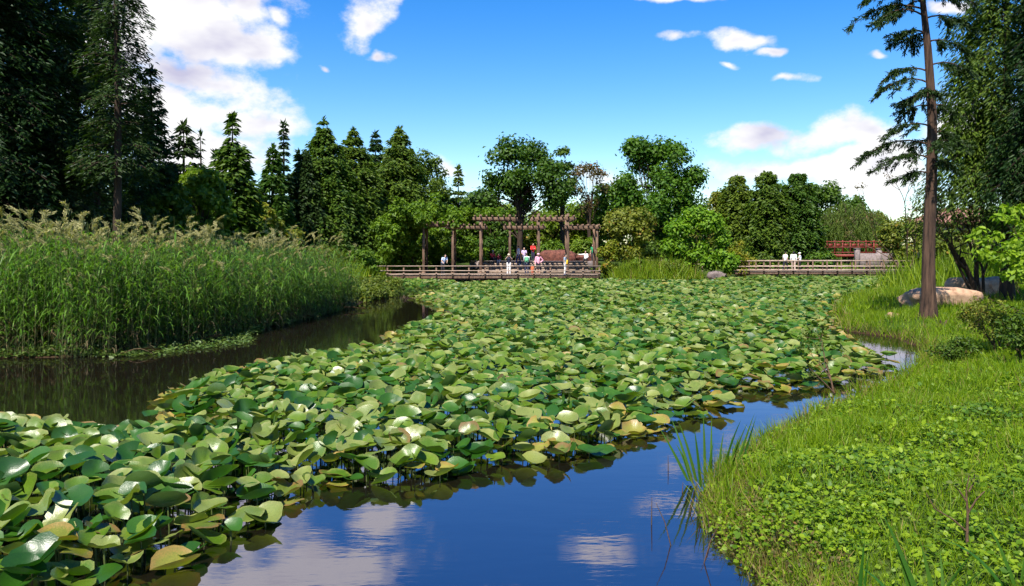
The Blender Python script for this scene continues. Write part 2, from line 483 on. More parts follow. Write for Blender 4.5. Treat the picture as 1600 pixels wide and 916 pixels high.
# foliage: (dark leaf, light leaf)
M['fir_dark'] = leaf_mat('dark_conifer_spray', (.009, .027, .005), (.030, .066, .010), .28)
M['fir_mid'] = leaf_mat('conifer_spray', (.030, .072, .006), (.095, .155, .012), .34)
M['fir_warm'] = leaf_mat('yellowish_conifer_spray', (.03, .07, .010), (.085, .12, .018), .3, tint=(.17, .08, .02))
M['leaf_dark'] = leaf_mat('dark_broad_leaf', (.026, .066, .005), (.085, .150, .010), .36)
M['leaf_mid'] = leaf_mat('mid_green_leaf', (.045, .110, .006), (.125, .21, .012), .40)
M['leaf_olive'] = leaf_mat('olive_leaf', (.065, .10, .008), (.15, .185, .020), .38, tint=(.26, .17, .02))
M['leaf_bright'] = leaf_mat('bright_green_leaf', (.075, .18, .008), (.18, .31, .015), .45)
M['leaf_yellow'] = leaf_mat('yellow_green_leaf', (.10, .16, .010), (.23, .23, .015), .4, tint=(.32, .17, .02))
M['leaf_russet'] = leaf_mat('russet_leaf', (.055, .058, .014), (.135, .10, .03), .35, tint=(.20, .09, .035))
M['leaf_willow'] = leaf_mat('willow_leaf', (.075, .12, .012), (.17, .21, .028), .42)
M['vine'] = leaf_mat('vine_leaf', (.06, .13, .005), (.17, .27, .012), .42, hue=.004)
M['reed'] = leaf_mat('reed_leaf', (.055, .135, .008), (.19, .30, .035), .42, .45, .35)
M['reed_stem'] = leaf_mat('reed_stem', (.05, .09, .02), (.14, .15, .045), .1, tint=(.20, .14, .07))
M['plume'] = leaf_mat('reed_plume', (.26, .23, .10), (.48, .42, .22), .35, .9, .1)
M['reed_dead'] = leaf_mat('dead_reed_leaf', (.07, .045, .02), (.17, .12, .06), .2, .8)
M['grass'] = leaf_mat('grass_blade', (.10, .19, .004), (.26, .35, .008), .5, .5)
M['grass_far'] = leaf_mat('rank_grass_blade', (.06, .14, .005), (.17, .27, .010), .46, .5)
M['grass_dry'] = leaf_mat('dry_grass_blade', (.15, .12, .03), (.26, .20, .06), .3, .7)
M['cover_dark'] = leaf_mat('dark_ground_cover_leaf', (.030, .085, .006), (.10, .19, .014), .34, .5, .3)
M['cover'] = leaf_mat('ground_cover_leaf', (.06, .14, .005), (.22, .32, .012), .40, .5, .3)
M['iris'] = leaf_mat('iris_leaf', (.025, .085, .008), (.06, .15, .014), .3, .4, .45)
M['float'] = leaf_mat('floating_weed_leaf', (.05, .10, .015), (.15, .20, .05), .3, .45)
PADS = [('deep', (.016, .070, .005), (.040, .125, .008), None, .82), ('mid', (.060, .135, .008), (.125, .205, .015), (.14, .18, .03), .86),
        ('pale', (.12, .185, .030), (.22, .26, .065), (.22, .24, .07), .86), ('yellowing', (.17, .20, .02), (.28, .27, .05), (.30, .21, .05), .76),
        ('browning', (.09, .15, .02), (.19, .20, .04), (.20, .125, .04), .72)]
for nm, c0, c1, e, ea in PADS:
    M['pad_' + nm] = pad_mat('lily_pad_' + nm, c0, c1, e, edge_at=ea)
    M['padi_' + nm] = pad_mat('lily_pad_' + nm + '_single', c0, c1, e, edge_at=ea, per_object=True)
M['stalk'] = rough_mat('lily_stalk', (.05, .08, .02), (.10, .12, .03), 10, .5)


# ------------------------------------------------------------------ terrain
def seg_dist(P, poly):
    A = np.asarray(poly, float); B = np.roll(A, -1, 0)
    best = np.full(len(P), 1e9)
    for a, b in zip(A, B):
        ab = b - a; t = np.clip(((P - a) @ ab) / (ab @ ab + 1e-12), 0, 1)
        best = np.minimum(best, np.linalg.norm(P - (a + t[:, None] * ab), axis=1))
    return best


def inside(P, poly):
    A = np.asarray(poly, float); B = np.roll(A, -1, 0); r = np.zeros(len(P), bool)
    for a, b in zip(A, B):
        c = (a[1] > P[:, 1]) != (b[1] > P[:, 1])
        xi = (b[0] - a[0]) * (P[:, 1] - a[1]) / (b[1] - a[1] + 1e-12) + a[0]
        r ^= c & (P[:, 0] < xi)
    return r


POND = [(-30, -14), (-34, 17.5), gp(0, 560), gp(150, 557), gp(280, 538), gp(385, 519), gp(500, 492), gp(560, 476), gp(592, 463), (-8.6, 47), (-10.4, 60), (-9.5, 69), (-3, 70.2), (4, 69.5), (8.0, 66.5),
        (8.2, 63), (9.2, 60.0), (12.3, 59.5), (14.2, 61.5), (15.5, 66), (19, 73), (30, 76), (40, 75.5), (37, 68), (33.5, 62), gp(1400, 447), gp(1335, 468), gp(1300, 490), gp(1322, 518), gp(1400, 528), gp(1440, 545), gp(1440, 575), gp(1412, 592),
        gp(1318, 630), gp(1236, 664), gp(1156, 708), gp(1104, 762), gp(1098, 810), gp(1140, 870), gp(1210, 930), gp(1290, 1040), (2.2, 2.5), (3.2, -14)]


def vnoise(x, y, s, seed=0):
    return (np.sin(x * s + seed * 1.7) * np.cos(y * s * 1.13 + seed) + .5 * np.sin(x * s * 2.3 + y * s * 1.9 + seed * 3.1) + .3 * np.cos(x * s * 4.1 - y * s * 3.7 + seed)) / 1.8


def H(x, y):
    x = np.asarray(x, float); y = np.asarray(y, float); sh = x.shape
    P = np.stack([x.ravel(), y.ravel()], -1)
    P2 = P + np.stack([vnoise(P[:, 0], P[:, 1], 1.9, 2), vnoise(P[:, 0], P[:, 1], 1.7, 5)], -1) * .12
    d = seg_dist(P2, POND); ins = inside(P2, POND)
    out = .40 * (1 - np.exp(-d / .95)) + np.minimum(d, 16) * np.where(P[:, 0] > 6, .032, .012)
    out = out + .05 * vnoise(P[:, 0], P[:, 1], 1.1, 1) * np.clip(d / 1.5, 0, 1)
    t = np.clip((P[:, 1] - 69) / 5, 0, 1); t = t * t * (3 - 2 * t)
    out = out + .75 * t * np.exp(-(P[:, 0] / 15) ** 2)
    inn = -.75 * (1 - np.exp(-d / 1.3))
    return np.where(ins, inn, out).reshape(sh)


def make_terrain():
    gx = np.unique(np.round(np.concatenate([np.arange(-14, 14.01, .3), np.arange(-44, 46.01, 1.0), np.array([-900, -600, -400, -250, -160, -110, -80, -60, 60, 80, 110, 160, 250, 400, 600, 900])]), 3))
    gy = np.unique(np.round(np.concatenate([np.arange(3, 30.01, .3), np.arange(-20, 84.01, 1.0), np.array([-300, -150, -80, -45, -30, 95, 110, 140, 190, 260, 400, 700, 1200])]), 3))
    X, Y = np.meshgrid(gx, gy); Z = H(X, Y)
    nx = len(gx)
    i, j = np.meshgrid(np.arange(len(gy) - 1), np.arange(nx - 1), indexing='ij')
    a = i * nx + j
    F = np.stack([a, a + 1, a + nx + 1, a + nx], -1).reshape(-1, 4)
    g = MB().add(np.stack([X, Y, Z], -1).reshape(-1, 3), F).build('ground', M['ground'], smooth=True)
    tag(g, 'grassy brown earth of the pond banks', 'ground', kind='structure')
    w = MB().add([[-34.5, -14.5, 0], [41, -14.5, 0], [41, 77, 0], [-34.5, 77, 0]], [[0, 1, 2, 3]]).build('water', M['water'])
    tag(w, 'still pond water mirroring blue sky and clouds', 'water', kind='structure')


make_terrain()
def hz(x, y): return float(H(np.array([x]), np.array([y]))[0])


# ------------------------------------------------------------------ trees
def conifer(px, d, top_y, width_px, label, mat='fir_mid', base_frac=.08, n_lv=34, per=6, dens=16, ln=.42, wd=.15, droop=.25, power=.85, trunk=None, group=None, spire=0.0, seed=0, name='conifer_tree', height=None, lean=0.0, upturn=.25, thin=1.0):
    st = np.random.default_rng(seed + 100)
    x = (px - 800) * d / FPX; y = d; z = hz(x, y)
    Ht = (CAMH + (HY - top_y) * d / FPX - z) if height is None else height
    Rb = width_px / 2 * d / FPX
    root = thing(name, label, 'tree', (x, y, z - .05), group)
    tr = trunk or Ht * .011 + .06
    k = 9; zz = np.linspace(0, Ht, k)
    cx = lean * (zz / Ht) ** 1.5 * Ht + .02 * np.sin(zz * .7 + seed) * 1.0; cyv = .03 * np.cos(zz * .5 + seed)
    rad = tr * (1 - zz / Ht) ** .8 + .012; rad[0] *= 1.35
    tb = MB().add(*tube_vf(np.stack([cx, cyv, zz], -1), rad, 9))
    lv = np.linspace(base_frac, .985, n_lv); lv = lv + st.uniform(-1.1, 1.1, n_lv) * (lv[1] - lv[0]); lv = np.where(lv > .985, 1.97 - lv, lv)
    fol = MB(); PP = []; DD = []; NN = []
    for t in lv:
        pw = power + max(0, t - .7) * .9
        rr = Rb * max(.012, 1 - t) ** pw * (1.0 if t < 1 - spire else .35)
        for b in range(per if t < 1 - spire else max(2, per - 3)):
            if st.random() > thin: continue
            r = rr * st.uniform(.62, 1.18) + .06
            a = st.uniform(0, 2 * math.pi); dv = np.array([math.cos(a), math.sin(a), 0]); sd = np.array([-dv[1], dv[0], 0])
            z0 = t * Ht; base = np.array([np.interp(z0, zz, cx), np.interp(z0, zz, cyv), z0])
            s = np.linspace(0, 1, 4)
            path = base + dv * (r * s)[:, None] + np.array([0, 0, 1.0]) * (((upturn + 1.3 * t ** 5) * s - droop * 1.6 * s ** 2) * r)[:, None]
            tb.add(*tube_vf(path, np.linspace(max(.012, tr * .16 * (1 - t) + .008), .005, 4), 3))
            n = max(4, int(dens * r * st.uniform(.8, 1.2)))
            u = st.uniform(.12, 1.0, n) ** .7
            pp = np.stack([np.interp(u, s, path[:, q]) for q in range(3)], -1)
            side = st.choice([-1, 1], n)
            lat = (.28 * r * (1.05 - u) + .05) * st.uniform(0, 1, n)
            pp = pp + sd * (side * lat)[:, None] + np.array([0, 0, 1]) * st.normal(0, .10 * r + .03, n)[:, None]
            ang = st.uniform(.3, 1.25, n)
            dd = dv * np.cos(ang)[:, None] + sd * (side * np.sin(ang))[:, None]
            PP.append(pp); DD.append(dd); NN.append(np.array([0, 0, 1.0]) + .6 * st.normal(size=(n, 3)) + dv * .45)
    nt_ = 26; hh_ = st.uniform(.955, 1.0, nt_) * Ht                    # leading shoot
    PP.append(np.stack([np.interp(hh_, zz, cx), np.interp(hh_, zz, cyv), hh_], -1)); DD.append(st.normal(size=(nt_, 3)) * .5 + np.array([0, 0, 1.0])); NN.append(st.normal(size=(nt_, 3)))
    PP, DD, NN = np.concatenate(PP), np.concatenate(DD), unit(np.concatenate(NN))
    leaves(fol, PP, NN, ln, wd, droop * 1.4, direction=unit(DD))
    tb.build('trunk', M['bark'], root, smooth=True)
    fol.build('crown', M[mat], root)
    return root


def broadleaf(px, d, top_y, width_px, label, mat='leaf_mid', crown_bottom=.3, n_cl=46, n_per=70, ln=.34, wd=.2, group=None, seed=0, name='broadleaf_tree', cat='tree', base_y=None, clr=.24, trunk=None, hollow=.35, squash=1.0, depth=None, forks=1, tpl=LEAF, bark='bark', lobes=None, bottom_px=None):
    st = np.random.default_rng(seed + 500)
    x = (px - 800) * d / FPX; y = d; z = hz(x, y)
    Ht = CAMH + (HY - top_y) * d / FPX - z
    Rx = width_px / 2 * d / FPX; Ry = depth or Rx * .9
    root = thing(name, label, cat, (x, y, z - .05), group)
    zb = Ht * crown_bottom; cz = (Ht + zb) / 2; Rz = (Ht - zb) / 2
    u = unit(st.normal(size=(n_cl, 3))); u[:, 2] = np.abs(u[:, 2]) * np.where(st.random(n_cl) < .68, 1, -1)
    r = st.uniform(hollow, 1, n_cl) ** .6
    C = u * r[:, None] * np.array([Rx, Ry, Rz]) * (1 - clr * .75) + np.array([0, 0, cz])
    if lobes:                                   # an uneven outline: clumps pulled to named lobes
        Lb = np.array([[l[0] * Rx, st.uniform(-.4, .4) * Ry, l[1] * Ht] for l in lobes]); lr = np.array([l[2] * Rx for l in lobes])
        k = st.integers(0, len(lobes), n_cl)
        C = Lb[k] + unit(st.normal(size=(n_cl, 3))) * (lr[k] * st.uniform(.2, 1, n_cl))[:, None] * np.array([1, 1, .8])
    crad = st.uniform(.7, 1.35, n_cl) * clr * min(Rx, Rz * 1.4)
    tr = trunk or Ht * .018 + .05
    tb = MB()
    for f in range(forks):
        ox = 0 if forks == 1 else st.uniform(-.5, .5) * Rx * .5
        kk = 6; zz = np.linspace(0, cz * .95, kk)
        P = np.stack([ox * (zz / cz) + .08 * np.sin(zz + seed), .06 * np.cos(zz * .8 + seed) + 0 * zz, zz], -1)
        rad = tr * (1 - .7 * zz / cz); rad[0] *= 1.3
        tb.add(*tube_vf(P, rad, 8))
        for c in C[f::forks * 2]:
            z0 = st.uniform(.35, .95) * min(cz * .95, max(c[2] - .1, .3)); p0 = np.array([np.interp(z0, zz, P[:, 0]), np.interp(z0, zz, P[:, 1]), z0])
            mid = (p0 + c) / 2 + st.normal(size=3) * .08 * Rx + np.array([0, 0, .06 * Ht])
            s = np.linspace(0, 1, 5)[:, None]
            path = (1 - s) ** 2 * p0 + 2 * s * (1 - s) * mid + s ** 2 * c
            tb.add(*tube_vf(path, np.linspace(tr * .24, .010, 5), 5))
    fol = MB()
    clump_leaves(fol, C, crad, n_per, ln, wd, tpl=tpl)
    # stray sprigs that break the outline
    ns = n_cl * 5
    k = st.integers(0, n_cl, ns); uu = unit(st.normal(size=(ns, 3)))
    leaves(fol, C[k] + uu * (crad[k] * st.uniform(.95, 1.5, ns))[:, None] * np.array([1, 1, .8]), unit(uu + .5 * rnd(ns)), ln, wd, .3, tpl=tpl)
    tb.build('trunk', M[bark], root, smooth=True)
    fol.build('crown', M[mat], root)
    return root


def willow(px, d, top_y, width_px, label, mat='leaf_willow', seed=0, group=None):
    st = np.random.default_rng(seed + 900)
    x = (px - 800) * d / FPX; z = hz(x, d)
    Ht = CAMH + (HY - top_y) * d / FPX - z; Rx = width_px / 2 * d / FPX
    root = thing('willow_tree', label, 'tree', (x, d, z - .05), group)
    tb = MB(); zz = np.linspace(0, Ht * .6, 5)
    tb.add(*tube_vf(np.stack([.1 * np.sin(zz), 0 * zz, zz], -1), np.linspace(.3, .16, 5), 8))
    fol = MB(); PP = []; DD = []
    for i in range(330):
        a = st.uniform(0, 2 * math.pi); r = Rx * math.sqrt(st.uniform(.03, 1))
        p = np.array([r * math.cos(a), r * math.sin(a) * .9, Ht * (1 - .42 * (r / Rx) ** 2.2) * st.uniform(.88, 1.0)])
        if i % 6 == 0:
            s = np.linspace(0, 1, 5)[:, None]; p0 = np.array([0, 0, Ht * .5]); mid = (p0 + p) / 2 + np.array([0, 0, Ht * .2])
            tb.add(*tube_vf((1 - s) ** 2 * p0 + 2 * s * (1 - s) * mid + s ** 2 * p, np.linspace(.08, .015, 5), 5))
        ln = min(p[2] - .3, Ht * st.uniform(.25, .6)); n = int(ln * 11)
        t = st.uniform(0, 1, n)
        out = np.array([math.cos(a), math.sin(a), 0])
        PP.append(p + out * (np.sqrt(t) * .5)[:, None] - np.array([0, 0, 1.0]) * (t * ln)[:, None] + st.normal(0, .09, (n, 3)))
        DD.append(np.tile([0, 0, -1.0], (n, 1)) + .35 * st.normal(size=(n, 3)))
    P = np.concatenate(PP)
    leaves(fol, P, rnd(len(P)) * .6 + np.array([0, -.3, .4]), .42, .085, .2, direction=unit(np.concatenate(DD)))
    tb.build('trunk', M['bark'], root, smooth=True); fol.build('crown', M[mat], root)


def trees():
    # tall dark grove on the left bank
    G = 'dark redwoods on the left bank'
    conifer(-40, 25, 0, 330, 'huge dark redwood filling the upper left corner', 'fir_dark', .1, 60, 8, 52, .24, .07, .32, .6, .26, G, height=17, seed=1, name='redwood_tree')
    conifer(62, 27, 0, 250, 'dense dark redwood between the corner tree and the twin bare trunks', 'fir_dark', .08, 60, 8, 52, .24, .07, .32, .6, .22, G, height=16.5, seed=2, name='redwood_tree')
    conifer(152, 30, 0, 190, 'slim dark redwood with thin trunk left of the straight tall one', 'fir_dark', .22, 46, 6, 48, .21, .06, .3, .6, .13, G, height=17, seed=3, name='redwood_tree', thin=.8)
    conifer(183, 24.5, 0, 150, 'tall straight redwood with long bare trunk, right of the dark grove', 'fir_dark', .28, 46, 6, 56, .19, .05, .3, .55, .13, G, height=15.5, seed=4, name='redwood_tree', thin=.75)
    conifer(237, 33, 103, 120, 'pointed redwood with ragged top beside the big white cloud', 'fir_dark', .1, 46, 7, 38, .26, .08, .3, .8, .2, G, seed=5, name='redwood_tree', thin=.85)
    conifer(288, 40, 192, 120, 'shorter dark redwood stepping down from the left grove', 'fir_dark', .1, 34, 7, 22, .40, .13, .3, .7, None, G, seed=6, name='redwood_tree')
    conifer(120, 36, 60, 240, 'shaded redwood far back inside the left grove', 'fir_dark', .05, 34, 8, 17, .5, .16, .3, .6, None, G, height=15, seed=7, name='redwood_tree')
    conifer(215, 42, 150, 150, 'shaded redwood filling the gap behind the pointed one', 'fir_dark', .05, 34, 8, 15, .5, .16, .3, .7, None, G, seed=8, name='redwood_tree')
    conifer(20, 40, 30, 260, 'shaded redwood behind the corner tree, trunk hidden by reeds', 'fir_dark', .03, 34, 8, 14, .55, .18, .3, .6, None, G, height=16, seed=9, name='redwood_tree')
    broadleaf(312, 36, 243, 120, 'round bright green tree in front of the stepping redwoods', 'leaf_mid', .05, 60, 110, .26, .16, seed=10)
    broadleaf(258, 33, 268, 110, 'dull green bushy tree at the foot of the pointed redwood', 'leaf_dark', .04, 46, 100, .26, .15, seed=110)
    S = 'spire conifers beyond the reed bed'
    conifer(364, 46, 180, 120, 'narrow conifer with a bare ragged spire against white cloud', 'fir_mid', .04, 56, 8, 24, .42, .17, .25, .75, None, S, seed=11, spire=.2)
    conifer(338, 54, 238, 34, 'tiny pointed conifer peeking left of the bare spire', 'fir_dark', .1, 22, 5, 12, .4, .14, seed=12, group=S)
    conifer(426, 60, 229, 90, 'bushy topped green conifer before the thin spires', 'fir_mid', .04, 56, 8, 24, .42, .17, .25, .8, None, S, seed=13)
    conifer(443, 64, 190, 42, 'thin dark spire with sparse twiggy top', 'fir_dark', .05, 56, 8, 24, .42, .17, .25, .7, None, S, seed=14, spire=.35)
    conifer(466, 66, 236, 34, 'russet tinged spire left of the big firs', 'fir_warm', .04, 56, 8, 24, .42, .17, .25, .7, None, S, seed=15, spire=.15)
    conifer(314, 62, 205, 26, 'almost bare thin spire right of the stepping redwoods', 'fir_dark', .2, 26, 3, 7, .4, .1, seed=16, spire=.4, group=S)
    broadleaf(404, 54, 296, 62, 'yellow green rounded tree glowing below the spires', 'leaf_yellow', .03, 34, 90, .3, .18, seed=17)
    broadleaf(440, 56, 330, 70, 'olive shrub with yellow tips behind the reed plumes', 'leaf_olive', .03, 30, 80, .3, .16, seed=18, name='shrub', cat='shrub')
    # firs in the middle
    G = 'broad firs left of the pergola'
    conifer(505, 68, 185, 220, 'tallest broad fir of the group left of the pergola', 'fir_mid', .03, 56, 9, 30, .42, .17, .28, 0.95, None, G, seed=20)
    conifer(552, 71, 200, 175, 'second broad fir, close against the tallest one', 'fir_mid', .03, 56, 9, 30, .42, .17, .28, 0.85, None, G, seed=21)
    conifer(587, 78, 207, 130, 'dark fir top squeezed between two broad firs', 'fir_dark', .1, 48, 8, 28, .42, .17, .28, 0.85, None, G, seed=22)
    conifer(624, 76, 199, 180, 'fir with rounded tip above the vine covered pergola', 'fir_mid', .03, 56, 9, 30, .42, .17, .28, 0.80, None, G, seed=23)
    conifer(477, 66, 238, 120, 'smaller bluish fir leaning on the tallest fir', 'fir_dark', .03, 56, 9, 30, .42, .17, .28, 0.90, None, G, seed=24)
    broadleaf(665, 80, 222, 104, 'domed dark tree at the right end of the firs', 'leaf_dark', .1, 60, 100, .34, .2, seed=25)
    conifer(716, 84, 261, 40, 'small lone fir in the notch left of the spreading tree', 'fir_mid', .05, 28, 7, 14, .5, .2, .25, .75, None, None, seed=26)
    broadleaf(735, 90, 305, 90, 'low hazy green tree under the lone fir', 'leaf_mid', .05, 36, 80, .42, .25, seed=27)
    # broadleaf trees behind the pergola
    broadleaf(812, 78, 213, 150, 'big spreading dark tree with dividing trunk behind the pergola', 'leaf_dark', .36, 90, 130, .36, .24, seed=30, clr=.24, trunk=.34,
              lobes=[(-.25, .85, .34), (.3, .9, .32), (-.62, .66, .32), (.55, .72, .36), (-.1, .68, .4), (-.8, .50, .22), (.1, .55, .35), (.75, .55, .22)])
    broadleaf(878, 80, 221, 44, 'knobbly narrow tree top right of the spreading tree', 'leaf_dark', .3, 22, 60, .36, .22, seed=31, clr=.4, lobes=[(0, .93, .35), (.4, .8, .4), (-.3, .78, .4), (.6, .66, .4), (-.4, .62, .4)])
    broadleaf(920, 82, 247, 92, 'thin russet tree letting the sky through its crown', 'leaf_russet', .42, 34, 34, .34, .18, seed=32, clr=.2, forks=3, trunk=.14)
    broadleaf(1022, 80, 211, 150, 'large two tiered green tree right of the pergola', 'leaf_mid', .15, 130, 130, .38, .24, seed=33, trunk=.24,
              lobes=[(-.35, .92, .2), (.1, .88, .32), (.45, .84, .26), (-.25, .78, .36), (.3, .74, .4), (.8, .68, .2), (0, .62, .42), (-.55, .58, .34), (.5, .56, .42), (0, .45, .5), (.65, .42, .4), (-.5, .38, .45), (.1, .28, .5)])
    broadleaf(955, 86, 268, 100, 'plain green tree between the russet and the two tiered tree', 'leaf_mid', .1, 44, 90, .4, .24, seed=34)
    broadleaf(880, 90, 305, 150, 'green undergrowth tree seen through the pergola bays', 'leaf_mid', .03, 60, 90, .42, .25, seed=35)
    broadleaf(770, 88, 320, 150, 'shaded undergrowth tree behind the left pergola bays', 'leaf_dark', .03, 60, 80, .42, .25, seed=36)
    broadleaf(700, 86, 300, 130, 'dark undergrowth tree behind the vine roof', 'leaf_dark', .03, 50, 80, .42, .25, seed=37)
    broadleaf(838, 93, 326, 120, 'sunlit olive tree seen between the middle pergola posts', 'leaf_olive', .02, 60, 80, .44, .27, seed=130)
    broadleaf(930, 94, 318, 120, 'sunlit olive tree seen past the right pergola posts', 'leaf_olive', .02, 60, 80, .44, .27, seed=131)
    broadleaf(1010, 95, 310, 130, 'green tree filling the gap under the two tiered tree', 'leaf_mid', .02, 60, 80, .44, .27, seed=132)
    broadleaf(770, 95, 300, 110, 'green tree filling the gap left of the spreading tree', 'leaf_mid', .02, 60, 80, .44, .27, seed=133)
    # right of centre
    broadleaf(1112, 88, 277, 76, 'olive treetop where the two tiered tree meets the dark conifers', 'leaf_olive', .05, 40, 90, .4, .24, seed=40)
    G = 'dark conifers behind the right bridge'
    conifer(1152, 80, 276, 84, 'dark rounded conifer nearest the bright bush', 'fir_mid', .02, 44, 10, 30, .40, .17, .3, .38, None, G, seed=41)
    conifer(1197, 78, 270, 90, 'dark rounded conifer in the middle of the right trio', 'fir_mid', .02, 44, 10, 30, .40, .17, .3, .38, None, G, seed=42)
    conifer(1246, 79, 272, 92, 'dark rounded conifer nearest the willow', 'fir_mid', .02, 44, 10, 30, .40, .17, .3, .38, None, G, seed=43)
    broadleaf(1292, 104, 268, 120, 'dark domed treetop above the willow', 'leaf_dark', .05, 60, 100, .46, .27, seed=44)
    broadleaf(1225, 108, 276, 120, 'far green treetop behind the dark conifers', 'leaf_mid', .05, 46, 90, .46, .27, seed=45)
    broadleaf(1338, 106, 300, 66, 'low dark treetop sloping down towards the tall cypress', 'leaf_dark', .05, 36, 90, .46, .27, seed=46)
    willow(1326, 98, 312, 118, 'weeping willow with hanging yellow green strands', seed=47)
    willow(1368, 101, 322, 60, 'smaller weeping willow at the right of the larger one', seed=48)
    broadleaf(1425, 74, 328, 110, 'olive yellow tree right of the willows', 'leaf_olive', .02, 50, 90, .36, .2, seed=49)
    broadleaf(1490, 66, 352, 130, 'low olive tree in front of the pink building', 'leaf_olive', .02, 44, 80, .36, .2, seed=50)
    broadleaf(1600, 70, 300, 160, 'green tree at the right edge behind the building', 'leaf_mid', .05, 56, 90, .38, .22, seed=51)
    # bushes round the pergola
    broadleaf(1088, 65, 317, 120, 'bright light green bush between pergola and right bridge', 'leaf_bright', .02, 70, 110, .30, .2, seed=55, name='bush', cat='bush', clr=.22, forks=4, trunk=.07,
              lobes=[(-.1, .86, .3), (.25, .72, .34), (-.45, .7, .28), (.65, .52, .3), (-.65, .45, .3), (0, .45, .5), (.35, .3, .45), (-.4, .22, .4), (.75, .24, .2)])
    broadleaf(985, 67, 312, 100, 'olive green bush right of the pergola posts', 'leaf_olive', .02, 60, 90, .30, .18, seed=56, name='bush', cat='bush', forks=3, trunk=.07)
    broadleaf(948, 64.5, 362, 44, 'small golden bush at the pergola\'s right end post', 'leaf_yellow', .02, 30, 70, .24, .14, seed=57, name='bush', cat='bush', forks=3, trunk=.04)
    broadleaf(1150, 70, 368, 60, 'feathery pale bush beside the start of the right bridge', 'leaf_yellow', .02, 30, 70, .3, .1, seed=58, name='bush', cat='bush', forks=3, trunk=.04)
    broadleaf(1280, 77, 390, 60, 'low green shrub behind the right bridge railing', 'leaf_mid', .02, 30, 70, .3, .16, seed=59, name='shrub', cat='shrub', forks=3, trunk=.04)
    broadleaf(1160, 77, 384, 60, 'dark low shrub left behind the right bridge', 'leaf_dark', .02, 30, 70, .3, .16, seed=60, name='shrub', cat='shrub', forks=3, trunk=.04)
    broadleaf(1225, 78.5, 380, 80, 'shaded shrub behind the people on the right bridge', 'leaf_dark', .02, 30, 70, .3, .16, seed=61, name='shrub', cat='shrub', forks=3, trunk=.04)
    broadleaf(560, 60, 388, 90, 'leafy green shrub on the shore left of the deck', 'leaf_mid', .02, 44, 90, .24, .14, seed=62, name='shrub', cat='shrub', forks=3, trunk=.04)
    broadleaf(505, 56, 380, 90, 'pale green shrub between reed bed and deck', 'leaf_olive', .02, 44, 90, .24, .13, seed=63, name='shrub', cat='shrub', forks=3, trunk=.04)
    broadleaf(1025, 72, 372, 90, 'shaded green bush behind the olive and bright bushes', 'leaf_dark', .02, 44, 80, .3, .18, seed=64, name='bush', cat='bush', forks=3, trunk=.05)
    broadleaf(860, 75.5, 372, 60, 'leafy shrub behind the long red boulder', 'leaf_mid', .02, 34, 70, .28, .16, seed=65, name='shrub', cat='shrub', forks=3, trunk=.04)
    broadleaf(915, 75.5, 366, 56, 'leafy shrub behind the short red boulder', 'leaf_mid', .02, 34, 70, .28, .16, seed=66, name='shrub', cat='shrub', forks=3, trunk=.04)
    broadleaf(770, 75.5, 366, 80, 'dark shrub behind the seated people', 'leaf_dark', .02, 34, 70, .28, .16, seed=67, name='shrub', cat='shrub', forks=3, trunk=.04)
    broadleaf(1000, 62.4, 402, 50, 'low dark plant in the grass spit right of the deck', 'leaf_mid', .02, 24, 60, .2, .11, seed=68, name='shrub', cat='shrub', forks=3, trunk=.03)
    broadleaf(1048, 62.2, 404, 44, 'low olive plant at the right end of the grass spit', 'leaf_olive', .02, 24, 60, .2, .11, seed=69, name='shrub', cat='shrub', forks=3, trunk=.03)
    # right bank
    conifer(1573, 29, -40, 300, 'tall dense cypress at the right edge of the lawn', 'fir_mid', .27, 56, 8, 58, .22, .052, .5, .55, .2, None, seed=70, height=15.5, name='cypress_tree', upturn=.2)
    conifer(1668, 26, -40, 260, 'dark cypress cut by the right edge of view', 'fir_dark', .22, 52, 8, 52, .21, .06, .42, .55, .24, None, seed=71, height=15, name='cypress_tree')
    broadleaf(1610, 40, 170, 240, 'shaded broad tree behind the right hand cypresses', 'leaf_dark', .5, 70, 110, .28, .17, seed=72)


trees()


